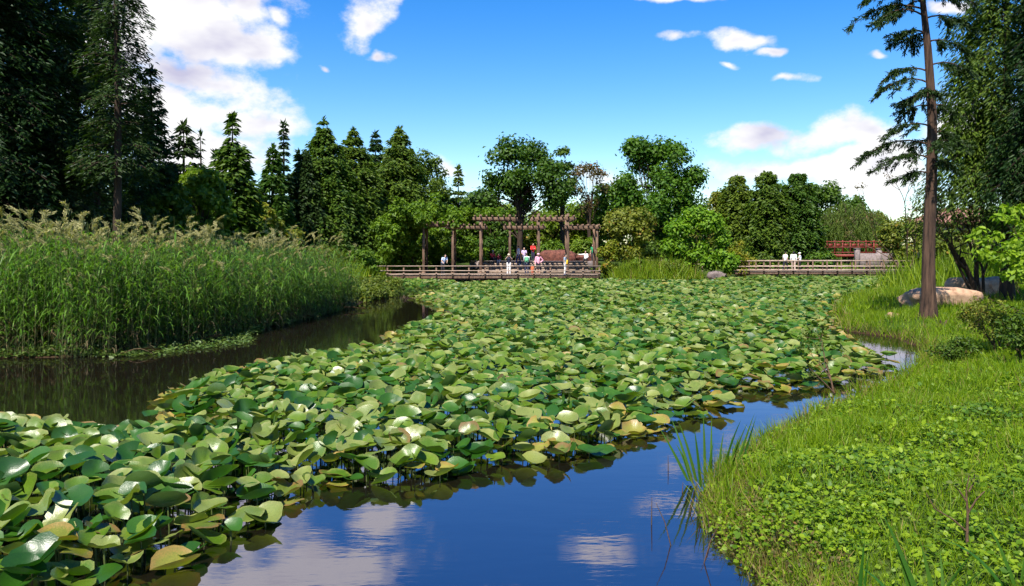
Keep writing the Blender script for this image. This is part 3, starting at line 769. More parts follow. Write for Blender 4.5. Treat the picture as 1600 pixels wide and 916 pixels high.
def lone_cypress():
    d = 23.6; x = (1451 - 800) * d / FPX; z = hz(x, d)
    root = thing('cypress_tree', 'slender tall cypress with bare trunk standing alone on the right lawn', 'tree', (x, d, z - .05))
    Ht = 12.0; zz = np.linspace(0, Ht, 16)
    px_at = lambda h: np.interp(h, [0, 2, 4, 6, 8, 10, 12], [0, .02, .10, .10, -.05, -.25, -.38])
    P = np.stack([px_at(zz), .05 * np.sin(zz * .6), zz], -1)
    rad = np.interp(zz, [0, .35, 1, 4, 8, 12], [.27, .215, .19, .155, .105, .03])
    tb = MB().add(*tube_vf(P, rad, 12))
    fol = MB(); st = np.random.default_rng(77); PP = []; DD = []; NN = []
    # (height, azimuth, length): real branches as seen, most on the left high up
    br = [(4.3, 178, 1.0), (4.75, 190, 1.7), (5.15, 170, 2.0), (5.5, 5, .9), (5.7, 185, 1.25), (6.3, 20, 1.0), (6.55, 165, .9), (7.0, 188, 1.5), (7.35, 175, 1.35), (7.5, 350, 1.0), (8.2, 10, 1.3), (8.5, 172, 1.0),
          (8.9, 15, 1.6), (9.0, 195, 1.6), (9.2, 160, 2.0), (9.5, 355, 1.5), (9.7, 182, 1.7), (9.9, 30, 1.2), (10.1, 170, 1.2), (10.5, 5, 1.4), (10.7, 190, 1.0), (11.2, 180, .9), (11.3, 0, .9), (11.8, 90, .5)]
    br += [(st.uniform(4.6, 11), st.choice([60, 90, 120, 240, 270, 300]) + st.uniform(-15, 15), st.uniform(.6, 1.2)) for _ in range(14)]
    for h, a, r in br:
        a = R(a + st.uniform(-8, 8)); dv = np.array([math.cos(a), math.sin(a), 0]); sd = np.array([-dv[1], dv[0], 0])
        s = np.linspace(0, 1, 7); base = np.array([px_at(h), 0, h])
        path = base + dv * (r * s)[:, None] + np.array([0, 0, 1]) * ((.42 * s - .62 * s ** 2.2) * r)[:, None]
        tb.add(*tube_vf(path, np.linspace(.03, .007, 7), 5))
        for k in range(int(6 + r * 6)):            # side twigs, each feathered
            u = st.uniform(.22, 1.0); p = np.array([np.interp(u, s, path[:, q]) for q in range(3)])
            ang = st.uniform(.2, 1.2) * st.choice([-1, 1]); tv = dv * math.cos(ang) + sd * math.sin(ang) + np.array([0, 0, st.uniform(-.75, .05)])
            tl = st.uniform(.22, .62) * (1.15 - .5 * u)
            n = int(tl * 130); w = st.uniform(0, 1, n)
            PP.append(p + tv * (w * tl)[:, None] + st.normal(0, .02, (n, 3)) - np.array([0, 0, 1]) * (w ** 2 * tl * .25)[:, None])
            DD.append(tv + .7 * st.normal(size=(n, 3))); NN.append(np.array([0, 0, 1.0]) + .6 * st.normal(size=(n, 3)))
    P_ = np.concatenate(PP)
    leaves(fol, P_, unit(np.concatenate(NN)), .13, .032, .4, direction=unit(np.concatenate(DD)))
    tb.build('trunk', M['bark_red'], root, smooth=True); fol.build('crown', M['fir_dark'], root)
    return x, d


lone_cypress()


def branching(root_pts, levels, st, spread=.5, shrink=.7, n=3, r0=.1, up=.35):
    """recursive bare branches: returns tube list and tips"""
    tubes, tips = [], []
    stack = [(np.array(p, float), np.array(dv, float), ln, r, 0) for p, dv, ln, r in root_pts]
    while stack:
        p, dv, ln, r, lv = stack.pop()
        dv = dv / np.linalg.norm(dv); k = 5; s = np.linspace(0, 1, k)[:, None]
        bend = st.normal(size=3) * .16; bend[2] = abs(bend[2])
        path = p + dv * ln * s + bend * ln * s ** 2
        tubes.append((path, np.linspace(r, r * .62, k)))
        end = path[-1]
        if lv >= levels: tips.append((end, path[-1] - path[-2])); continue
        for _ in range(n if lv < levels - 1 else n + 1):
            nd = unit(path[-1] - path[-2]) + spread * st.normal(size=3) + np.array([0, 0, up * .3])
            q = end if st.random() < .6 else path[3]
            stack.append((q, nd, ln * shrink * st.uniform(.75, 1.2), r * .58, lv + 1))
    return tubes, tips


def small_trees():
    st = np.random.default_rng(31)
    # leaning many-stemmed tree by the boulders
    d = 30.0; x = (1532 - 800) * d / FPX; z = hz(x, d)
    root = thing('small_tree', 'leaning multi-stemmed small tree with dark bare branches by the boulders', 'tree', (x, d, z - .06))
    tubes, tips = branching([((0, 0, 0), (-.42, 0, 1), 1.5, .13), ((.05, .1, 0), (-.18, .2, 1), 1.45, .12), ((-.1, -.05, 0), (-.75, -.1, 1), 1.3, .08), ((.1, 0, 0), (.12, .1, 1), 1.2, .07)], 4, st, .42, .74, 2)
    tb = MB(); [tb.add(*tube_vf(p, r, 6)) for p, r in tubes]
    tb.build('trunk', M['bark'], root, smooth=True)
    fol = MB(); T = np.array([t[0] for t in tips]); clump_leaves(fol, T, .22, 9, .13, .075)
    fol.build('crown', M['leaf_russet'], root)
    # bare twiggy tree left of the lone cypress, far bank
    d = 52; x = (1420 - 800) * d / FPX; z = hz(x, d)
    root = thing('small_tree', 'thin almost leafless pinkish tree against the cloud left of the cypress', 'tree', (x, d, z - .06))
    tubes, tips = branching([((0, 0, 0), (-.15, 0, 1), 2.4, .08), ((.1, .1, 0), (.3, .2, 1), 2.2, .07), ((-.1, .1, 0), (-.5, .1, 1), 2.0, .06)], 4, st, .38, .72, 2)
    tb = MB(); [tb.add(*tube_vf(p, r, 5)) for p, r in tubes]
    tb.build('trunk', M['twig'], root, smooth=True)
    fol = MB(); T = np.array([t[0] for t in tips]); clump_leaves(fol, T, .25, 5, .16, .08); fol.build('crown', M['leaf_russet'], root)
    # shrubs on the right bank
    for (px, d, hgt, lab, mt, n, nl, ls) in [
        (1560, 16, .95, 'open twiggy shrub with small olive leaves below the boulders', 'leaf_olive', 7, 5, .07), (1606, 14, 1.0, 'dark leaved shrub at the right edge of the lawn', 'leaf_dark', 7, 6, .07),
        (1492, 15.6, .5, 'low dark shrub at the waterside inlet', 'leaf_dark', 6, 5, .06), (1672, 15.2, 2.75, 'tall shrub with light green leaves reaching in from the right', 'leaf_bright', 8, 14, .12),
        (1530, 21, .6, 'small olive shrub in front of the leaning tree', 'leaf_olive', 5, 6, .07)]:
        x = (px - 800) * d / FPX; z = hz(x, d)
        root = thing('shrub', lab, 'shrub', (x, d, z - .04))
        tubes, tips = branching([((st.normal() * .05, st.normal() * .05, 0), (st.normal() * .5, st.normal() * .4, 1), hgt * .36, .018) for _ in range(n)], 3, st, .45, .74, 2)
        tb = MB(); [tb.add(*tube_vf(p, r, 4)) for p, r in tubes]; tb.build('stem', M['twig'], root)
        T = np.concatenate([[t[0] for t in tips], [p[-1] for p, r in tubes], [p[2] for p, r in tubes[len(tubes) // 3:]]]); T = T[T[:, 2] > (1.5 if hgt > 2 else .15)]; fol = MB(); clump_leaves(fol, T, .13, nl, ls, ls * .55, tpl=OVAL); fol.build('foliage', M[mt], root)
    # sapling at the water's edge
    d = 13.4; x = (1304 - 800) * d / FPX; z = hz(x, d)
    root = thing('sapling', 'thin sapling with a few yellowing leaves at the water\'s edge', 'sapling', (x, d, z - .04))
    tubes, tips = branching([((0, 0, 0), (.02, 0, 1), .42, .022)], 4, st, .4, .72, 2)
    tubes += [(np.array([[0, 0, .2], [-.12, 0, .32], [-.3, 0, .5], [-.42, .02, .62]]), np.array([.013, .01, .008, .005]))]
    tb = MB(); [tb.add(*tube_vf(p, r, 5)) for p, r in tubes]; tb.build('stem', M['twig'], root, smooth=True)
    fol = MB(); T = np.array([t[0] for t in tips]); clump_leaves(fol, T, .12, 5, .07, .04, tpl=OVAL); fol.build('foliage', M['leaf_olive'], root)
    # little broken stump beside it
    x2 = x + .19; y2 = 13.5; z2 = hz(x2, y2)
    root = thing('stump', 'short broken reddish stump beside the sapling', 'stump', (x2, y2, z2 - .03))
    MB().add(*tube_vf([[0, 0, 0], [.01, 0, .08], [.0, 0, .16], [.03, 0, .17]], [.055, .045, .04, .005], 8)).build('stump_wood', M['bark_red'], root, smooth=True)
    MB().add(*tube_vf([[.02, 0, .1], [.06, 0, .17], [.08, 0, .21]], [.025, .018, .004], 6)).build('splinter', M['bark_red'], root, smooth=True)
    # second small stump on the lawn
    d = 22; x2 = (1474 - 800) * d / FPX; z2 = hz(x2, d)
    root = thing('stump', 'tiny forked stump in the grass right of the lone cypress', 'stump', (x2, d, z2 - .03))
    for q in (-1, 1): MB().add(*tube_vf([[0, 0, 0], [.05 * q, 0, .12], [.09 * q, 0, .24]], [.05, .04, .012], 7)).build('prong', M['bark_red'], root, smooth=True)
    # dead twiggy sapling in the foreground
    d = 5.5; x = (1512 - 800) * d / FPX; z = hz(x, d)
    root = thing('dead_sapling', 'dry brown dead sapling with side twig in the foreground clover', 'sapling', (x, d, z - .03))
    P = [np.array([[0, 0, 0], [-.005, 0, .14], [.0, 0, .3], [-.01, 0, .46], [.01, 0, .56]]), np.array([[0, 0, .17], [-.1, 0, .26], [-.22, .01, .33], [-.28, .02, .44]]), np.array([[0, 0, .3], [.06, 0, .4], [.13, .02, .45]]),
         np.array([[-.005, 0, .38], [-.06, 0, .46], [-.1, 0, .5]]), np.array([[0, 0, .44], [.05, .02, .5], [.06, .02, .57]])]
    tb = MB()
    for p in P: tb.add(*tube_vf(p, np.linspace(.013 if len(p) == 5 else .007, .003, len(p)), 6))
    tb.build('stem', M['twig'], root, smooth=True)
    fol = MB(); clump_leaves(fol, np.array([p[-1] for p in P] + [[0, 0, .48], [-.25, .02, .38]]), .06, 6, .045, .028, tpl=OVAL); fol.build('foliage', M['leaf_olive'], root)


small_trees()


def distant_wood():
    mb = MB(); st = np.random.default_rng(3); C = []; Rr = []
    for i in range(120):
        x = -125 + i * 2.25 + st.normal() * .8; y = 112 + st.uniform(0, 26); h = st.uniform(4.5, 8.5) * (1.25 if x < -40 else 1)
        for k in range(9):
            C.append([x + st.normal() * 1.6, y + st.normal() * 1.4, .4 + h * st.uniform(.08, 1)]); Rr.append(st.uniform(1.0, 1.9))
    for i in range(420):
        C.append([st.uniform(-90, 95), st.uniform(93, 104), st.uniform(.6, 3.2)]); Rr.append(st.uniform(.9, 1.6))
    clump_leaves(mb, np.array(C), np.array(Rr), 34, .75, .52)
    o = mb.build('distant_wood', M['leaf_dark'])
    tag(o, 'dark belt of far woodland closing the park', 'woodland', kind='stuff')


distant_wood()


# ------------------------------------------------------------------ lily pads
def pad_template(na, rings, seed, stalk=False):
    st = np.random.default_rng(seed)
    a = np.linspace(R(10), R(350), na + 1)
    V = [[0, 0, 0]]; A = [0]
    cup = st.uniform(-.08, .30); wv = st.uniform(.05, .15); k = st.integers(2, 5); ph = st.uniform(0, 6.3); fold = st.uniform(0, .48); ov = st.uniform(.85, 1.0)
    tw = st.normal() * .12; curl = st.uniform(0, .25); ca = st.uniform(0, 6.3)
    for r in rings:
        for t in a:
            rr = r * (1 + .035 * math.sin(5 * t + ph) + .02 * math.sin(11 * t))
            x, y = rr * math.sin(t) * ov, -rr * math.cos(t)
            z = cup * r ** 2 + wv * r ** 2 * math.sin(k * t + ph) + fold * abs(x) * r + tw * x * y + curl * max(0, math.cos(t - ca)) ** 3 * r ** 3 * -.9
            V.append([x, y, z]); A.append(r)
    m = na + 1; F3 = [[0, 1 + j, 2 + j] for j in range(na)]; F4 = []
    for q in range(len(rings) - 1):
        for j in range(na): F4.append([1 + q * m + j, 1 + (q + 1) * m + j, 2 + (q + 1) * m + j, 2 + q * m + j])
    return np.array(V), np.array(F3), np.array(F4).reshape(-1, 4), np.array(A)


RAFT = [gp(-260, 880, .15), gp(-260, 660, .15), gp(0, 652, .15), gp(110, 655, .15), gp(190, 668, .15), gp(262, 668, .15), gp(235, 640, .15), gp(240, 612, .15), gp(330, 582, .15), gp(440, 562, .15), gp(530, 549, .15), gp(595, 545, .15), gp(605, 520, .15), gp(640, 505, .15),
        gp(705, 490, .15), gp(672, 470, .15), gp(640, 461, .15), gp(700, 452, .15), (-5.2, 53), (-2.6, 56), (.2, 60), (2.2, 62.4), (8, 61.5), (11.5, 58.8), (14.5, 59.5), (16.5, 65), (21, 67.5), (36, 67.5), (33.5, 62),
        gp(1400, 447, .1), gp(1330, 470, .1), gp(1296, 492, .1), gp(1318, 522, .1), gp(1352, 545, .1), gp(1392, 560, .1), gp(1372, 583, .1), gp(1260, 600, .1), gp(1140, 606, .1), gp(1150, 630, .1), gp(1062, 653, .1), gp(960, 690, .1), gp(855, 711, .1), gp(765, 719, .1), gp(705, 741, .1),
        gp(610, 748, .1), gp(535, 744, .1), gp(480, 760, .1), gp(440, 795, .1), gp(385, 826, .1), gp(310, 850, .1), gp(235, 885, .1), gp(120, 925, .1), gp(-100, 1010, .1)]
RAFT2 = [gp(588, 440, .1), gp(640, 438, .1), gp(715, 442, .1), gp(725, 447, .1), gp(650, 451.5, .1), gp(590, 451, .1)]


def lily_pads():
    st = np.random.default_rng(21)
    pts = []
    for poly, sp0 in ((RAFT, .205), (RAFT2, .24)):
        A = np.array(poly); lo, hi = A.min(0), A.max(0)
        y = lo[1]
        while y < hi[1]:
            sp = sp0 * (1 if y < 20 else 1.12 if y < 35 else 1.3)
            xs = np.arange(lo[0], hi[0], sp)
            P = np.stack([xs + st.uniform(-.45, .45, len(xs)) * sp, y + st.uniform(-.45, .45, len(xs)) * sp], -1)
            P = P[(np.abs(P[:, 0]) < P[:, 1] * .72 + 1.2)]
            if len(P):
                P = P[inside(P + st.normal(0, .10, P.shape), poly)]
                if len(P): pts.append(np.column_stack([P, seg_dist(P, poly)]))
            y += sp
    P = np.concatenate(pts)
    P = P[(P[:, 1] > 3.2)]
    n = len(P); x, y, e = P.T
    lump = vnoise(x, y, 1.4, 3) * .5 + vnoise(x, y, 3.1, 7) * .5
    h = np.clip(.03 + .20 * np.clip(e / .6, 0, 1) + .08 * lump * np.clip(e / .5, 0, 1) + st.normal(0, .035, n), .015, .5)
    rad = st.uniform(.105, .185, n) * np.where(y > 35, 1.15, 1)
    tilt = np.abs(st.normal(0, .37, n)) * np.clip(.25 + e / .6, 0, 1) + .05
    ta = st.uniform(0, 2 * math.pi, n)
    low = (e < .22)
    nx_, ny_ = np.sin(tilt) * np.cos(ta), np.sin(tilt) * np.sin(ta) - .10 * np.clip(e, 0, 1)
    # outermost pads lean out over the open water
    nrm = unit(np.stack([nx_, ny_, np.cos(tilt)], -1))
    h = np.maximum(h, rad * np.sqrt(1 - nrm[:, 2] ** 2) * .55 + .012)
    yaw = st.uniform(0, 2 * math.pi, n); d = np.stack([np.cos(yaw), np.sin(yaw), 0 * yaw], -1)
    d = unit(d - nrm * np.sum(d * nrm, 1)[:, None]); B = basis(d, nrm)
    pos = np.stack([x, y, h], -1)
    patch = vnoise(x, y, .55, 11)
    u = st.random(n) + .12 * patch
    ud = np.where(y < 14, .36, .27); tone = np.where(u < ud, 0, np.where(u < .70, 1, 2))
    yel = st.random(n) < np.where(e < .30, .36, np.where(e < .7, .11, .018)) * np.where((x > .5) & (y < 16), 1.5, 1.0)
    tone = np.where(yel, np.where(st.random(n) < .62, 3, 4), tone)
    # the 300 that show largest become things of their own
    u_, v_ = x / y * FPX + 800, HY - (h - CAMH) / y * FPX
    vis = (u_ > 0) & (u_ < 1600) & (v_ < 916)
    score = np.where(vis, rad / y * (.35 + np.abs(np.einsum('ij,ij->i', nrm, unit(np.array([0, 0, CAMH]) - pos)))), 0)
    big = np.argsort(-score)[:300]
    isbig = np.zeros(n, bool); isbig[big] = True
    T = [pad_template(16, (.5, .85, 1.0), 40 + i) for i in range(7)]
    TL = [pad_template(9, (.6, 1.0), 60 + i) for i in range(6)]
    TF = [pad_template(7, (1.0,), 80 + i) for i in range(6)]
    meshes = {}
    tone_w = ['deep green', 'green', 'pale', 'yellowing', 'brown edged']
    used = {}
    stalk_me = MB().add(*tube_vf([[0, 0, 0], [.01, .005, -.2], [0, 0, -.45]], [.008, .008, .008], 5)).mesh('stalk', M['stalk'], True)
    for i in big:
        k = int(st.integers(0, 7)); key = (k, int(tone[i]))
        if key not in meshes:
            V, F3, F4, A = T[k]
            mb = MB(); mb.add(V, F3, 0, A); mb.f.append((F4.astype(np.int32), 0))
            meshes[key] = mb.mesh('lily_pad', M['padi_' + PADS[tone[i]][0]], True, True)
        o = link('lily_pad', meshes[key])
        from mathutils import Matrix
        mw = np.eye(4); mw[:3, :3] = B[i] * rad[i]; mw[:3, 3] = pos[i]
        o.matrix_world = Matrix(mw.tolist())
        s = link('stalk', stalk_me, o); 
        sc = 1 / rad[i]; inv = np.eye(4); inv[:3, :3] = B[i].T * sc
        s.matrix_local = Matrix(inv.tolist())
        size = 'huge' if rad[i] > .170 else 'broad' if rad[i] > .152 else 'small' if rad[i] < .125 else 'medium'
        tw = 'lying flat' if tilt[i] < .16 else ('tilted right' if nrm[i][0] > abs(nrm[i][1]) else 'tilted left' if -nrm[i][0] > abs(nrm[i][1]) else 'facing us' if nrm[i][1] < 0 else 'facing away')
        nd = -B[i][:, 1]; notch = 'notch right' if nd[0] > abs(nd[1]) else 'notch left' if -nd[0] > abs(nd[1]) else 'notch in front' if nd[1] < 0 else 'notch behind'
        ux = u_[i]; vx = v_[i]
        if e[i] < .3: zone = ('on the bay edge, left end' if ux < 450 else 'on the bay edge, middle' if ux < 800 else 'on the bay edge, right end') if (vx > 700 or ux > 500) else 'on the brown channel edge'
        elif vx > 840: zone = 'at the bottom left corner'
        elif vx > 760: zone = 'above the bottom left corner'
        elif ux < 160: zone = 'by the left photo edge'
        elif ux < 340: zone = 'between left edge and bay'
        elif ux < 560: zone = 'behind the bay\'s left end'
        else: zone = 'behind the bay\'s middle'
        tag(o, f'{size} {tone_w[tone[i]]} lily pad, {tw}, {notch}, {zone}', 'lily pad', 'lily pads in the raft')
    mb = MB(); rest = ~isbig
    near = y < 11; farp = y > 27
    for k in range(7):
        for t in range(5):
            s = rest & near & (tone == t) & ((np.arange(n) % 7) == k)
            V, F3, F4, A = T[k]; scatter(mb, V, [(F3, t), (F4, t)], pos[s], B[s], rad[s], attr=A)
    for k in range(6):
        for t in range(5):
            s = rest & ~near & ~farp & (tone == t) & ((np.arange(n) % 6) == k)
            V, F3, F4, A = TL[k]; scatter(mb, V, [(F3, t), (F4, t)], pos[s], B[s], rad[s], attr=A)
            s = rest & farp & (tone == t) & ((np.arange(n) % 6) == k)
            V, F3, F4, A = TF[k]; scatter(mb, V, F3, pos[s], B[s], rad[s], t, attr=A)
    nb = np.where(near)[0]
    tV, tF = tube_vf([[0, 0, 0], [.01, 0, -.25], [0, .01, -.5]], [.007] * 3, 3)
    scatter(mb, tV, tF, pos[nb], np.tile(np.eye(3), (len(nb), 1, 1)), np.ones(len(nb)), 5)
    o = mb.build('lily_pad_raft', [M['pad_' + p[0]] for p in PADS] + [M['stalk']], smooth=True, attr=True)
    tag(o, 'wide raft of crowded lily pads covering the middle of the pond', 'lily pads', kind='stuff')
    print('pads', n)


lily_pads()


# ------------------------------------------------------------------ reeds, grasses, ground cover
def reed_template(seed, plume=True):
    """unit reed about 3 m tall: bent stem, arching ribbon leaves, feathery plume"""
    st = np.random.default_rng(seed); mb = MB(); h = 2.75
    bx, by = st.normal(0, .16, 2)
    z = np.linspace(0, h, 6); P = np.stack([bx * (z / h) ** 2, by * (z / h) ** 2, z], -1)
    mb.add(*tube_vf(P, np.linspace(.011, .004, 6), 3), m=1)
    nl = 13
    for i in range(nl):
        t = (.16 + .80 * i / nl) + st.uniform(-.02, .02); p = np.array([np.interp(t * h, z, P[:, q]) for q in range(3)])
        a = i * 2.4 + st.uniform(-.6, .6); dv = np.array([math.cos(a), math.sin(a), 0]); sd = np.array([-dv[1], dv[0], 0])
        ln = st.uniform(.42, .75) * (1 if t < .85 else .7); w = st.uniform(.014, .024)
        lift = st.uniform(.5, 1.1); dr = st.uniform(.5, 1.25)
        V = []
        for s, ww in ((0, .5), (.35, 1), (.7, .75), (1, 0)):
            c = p + dv * ln * s * .75 + np.array([0, 0, 1]) * ln * (lift * s - dr * s ** 2)
            if ww: V += [c - sd * w * ww, c + sd * w * ww]
            else: V.append(c)
        mb.add(V, [[0, 1, 3], [0, 3, 2], [2, 3, 5], [2, 5, 4], [4, 5, 6]], 3 if (t < .34 and st.random() < .6) else 0)
    if plume:
        top = P[-1]; n = 44; s = st.uniform(0, 1, n); a = st.uniform(0, 6.3, n)
        side = np.array([bx, by, 0]) * 1.0 + np.array([.16 * math.cos(seed), .16 * math.sin(seed * 2), 0])
        c = top + np.array([0, 0, 1]) * (s * .36 - s ** 3 * .10 - .02)[:, None] + side * (s ** 2)[:, None] * .8 + st.normal(0, .02, (n, 3))
        dd = np.stack([np.cos(a) * .5, np.sin(a) * .5, 1.0 - .75 * s], -1) + side * 2.0
        leaves(mb, c, rnd(n), .12, .024, .1, 2, direction=unit(dd))
    V = np.concatenate(mb.v)
    return V, [(f, m) for f, m in mb.f]


def reed_bed():
    st = np.random.default_rng(8)
    shore = np.array([(-17, 18.3), gp(-160, 562), gp(0, 557), gp(150, 556), gp(280, 537), gp(385, 518), gp(500, 491), gp(545, 479)])
    mb = MB(); X = []; S = []
    segl = np.linalg.norm(np.diff(shore, axis=0), axis=1); cum = np.concatenate([[0], np.cumsum(segl)])
    N = 4500
    u = st.uniform(0, 1, N) ** 1.0 * cum[-1]; q = st.uniform(0, 1, N) ** 1.5 * 6.0
    bx = np.interp(u, cum, shore[:, 0]); by = np.interp(u, cum, shore[:, 1])
    T = np.gradient(shore, axis=0); T = T / np.linalg.norm(T, axis=1)[:, None]
    tx, ty = np.interp(u, cum, T[:, 0]), np.interp(u, cum, T[:, 1])
    x = bx - ty * (q - .35) + st.normal(0, .12, N); y = by + tx * (q - .35) + st.normal(0, .12, N)
    z = H(x, y) - .05
    far = np.clip((y - 17) / 26, 0, 1)
    sc = st.normal(.78, .115, N) * (1.02 - .10 * far) + .05 * vnoise(x, y, .9, 4)
    sc = np.where(q < .5, sc * st.uniform(.6, 1, N), sc)
    a = st.uniform(0, 6.3, N); Bm = np.zeros((N, 3, 3)); Bm[:, 0, 0] = np.cos(a); Bm[:, 0, 1] = -np.sin(a); Bm[:, 1, 0] = np.sin(a); Bm[:, 1, 1] = np.cos(a); Bm[:, 2, 2] = 1
    lean = st.normal(0, .07, (N, 2)); Bm[:, 0, 2] = lean[:, 0] + .03; Bm[:, 1, 2] = lean[:, 1] - .02
    kinds = [(reed_template(i, i in (3, 7))) for i in range(10)]
    k = st.integers(0, 10, N)
    front = q < .8
    k = np.where(front & ((k == 3) | (k == 7)) & (st.random(N) < .6), k + 1, k)
    sc = np.where((k == 3) | (k == 7), sc * 1.04, sc)
    pos = np.stack([x, y, z], -1)
    for i, (V, F) in enumerate(kinds):
        s = k == i
        scatter(mb, V, F, pos[s], Bm[s], sc[s])
    o = mb.build('reed_bed', [M['reed'], M['reed_stem'], M['plume'], M['reed_dead']])
    tag(o, 'tall reed bed with pale plumes along the left bank', 'reeds', kind='stuff')
    # floating weed along the foot of the reeds
    mb = MB(); n = 9000
    u = st.uniform(0, 1, n); bx = np.interp(u * cum[-1], cum, shore[:, 0]); by = np.interp(u * cum[-1], cum, shore[:, 1])
    wpx = bx / by * FPX + 800
    wob = .30 + 1.5 * np.clip(np.sin((wpx - 140) / 250 * math.pi), 0, 1) * ((wpx > 140) & (wpx < 390)) + .15 * np.sin(u * 60)
    off = st.uniform(-.4, 1, n) * wob
    x = bx + np.interp(u * cum[-1], cum, T[:, 1]) * off; y = by - np.interp(u * cum[-1], cum, T[:, 0]) * off
    zz = .015 + np.abs(st.normal(0, .05, n)) * (1.6 - np.clip(off, 0, 1.3)) + .01
    leaves(mb, np.stack([x, y, zz], -1), unit(np.array([0, 0, 1.0]) + .35 * st.normal(size=(n, 3))), .10, .06, 0.02, tpl=OVAL)
    o = mb.build('floating_weed', M['float']); tag(o, 'pale floating weed fringing the foot of the reeds', 'water weed', kind='stuff')
    # broken reeds lying on the water
    labs = ['pale broken reed lying on the brown channel below the reed bed', 'bent reed leaf arched over the channel left of the floating weed', 'bleached reed stalk floating at the tip of the floating weed', 'long dry reed fallen into the channel near the low shrubs', 'short snapped reed resting beside the long fallen one']
    for (px, py, ln, an), lab in zip([(190, 556, .7, .2), (215, 548, .6, 2.9), (325, 533, .7, .9), (510, 486, 1.6, .15), (480, 500, .9, 2.4)], labs):
        x, y = gp(px, py); s = np.linspace(0, 1, 6)[:, None]
        P = np.array([x, y, .02]) + s * ln * np.array([math.cos(an), math.sin(an) * .5, 0]) + np.array([0, 0, 1]) * (np.sin(s * 3.0) * .14)
        root = thing('broken_reed', lab, 'reed', (x, y, .0), 'fallen reeds')
        MB().add(*tube_vf(P - np.array([x, y, 0]), np.linspace(.012, .005, 6), 4)).build('stem', M['reed_dead'], root)
        lf = MB(); leaves(lf, (P - np.array([x, y, 0]))[1:5], np.tile([0, 0, 1.0], (4, 1)), .4, .03, .1); lf.build('leaf', M['reed_dead'], root)


reed_bed()

BLADE = (np.array([[-.5, 0, 0], [.5, 0, 0], [-.42, .5, .10], [.42, .5, .10], [0, 1, .38]]), np.array([[0, 1, 3], [0, 3, 2], [2, 3, 4]]))


def blades(mb, x, y, ln, wd, st, m=0, spread=.4, z=None):
    n = len(x)
    z = H(x, y) - .01 if z is None else z
    d = unit(np.stack([st.normal(0, spread, n), st.normal(0, spread, n), np.ones(n)], -1))
    nr = unit(np.stack([st.normal(size=n), st.normal(size=n), .2 * st.normal(size=n)], -1))
    B = basis(d, nr)
    scatter(mb, BLADE[0], BLADE[1], np.stack([x, y, z], -1), B, np.stack([wd * st.uniform(.7, 1.3, n), ln * st.uniform(.55, 1.35, n), ln * st.uniform(.3, 1.3, n)], -1), m)


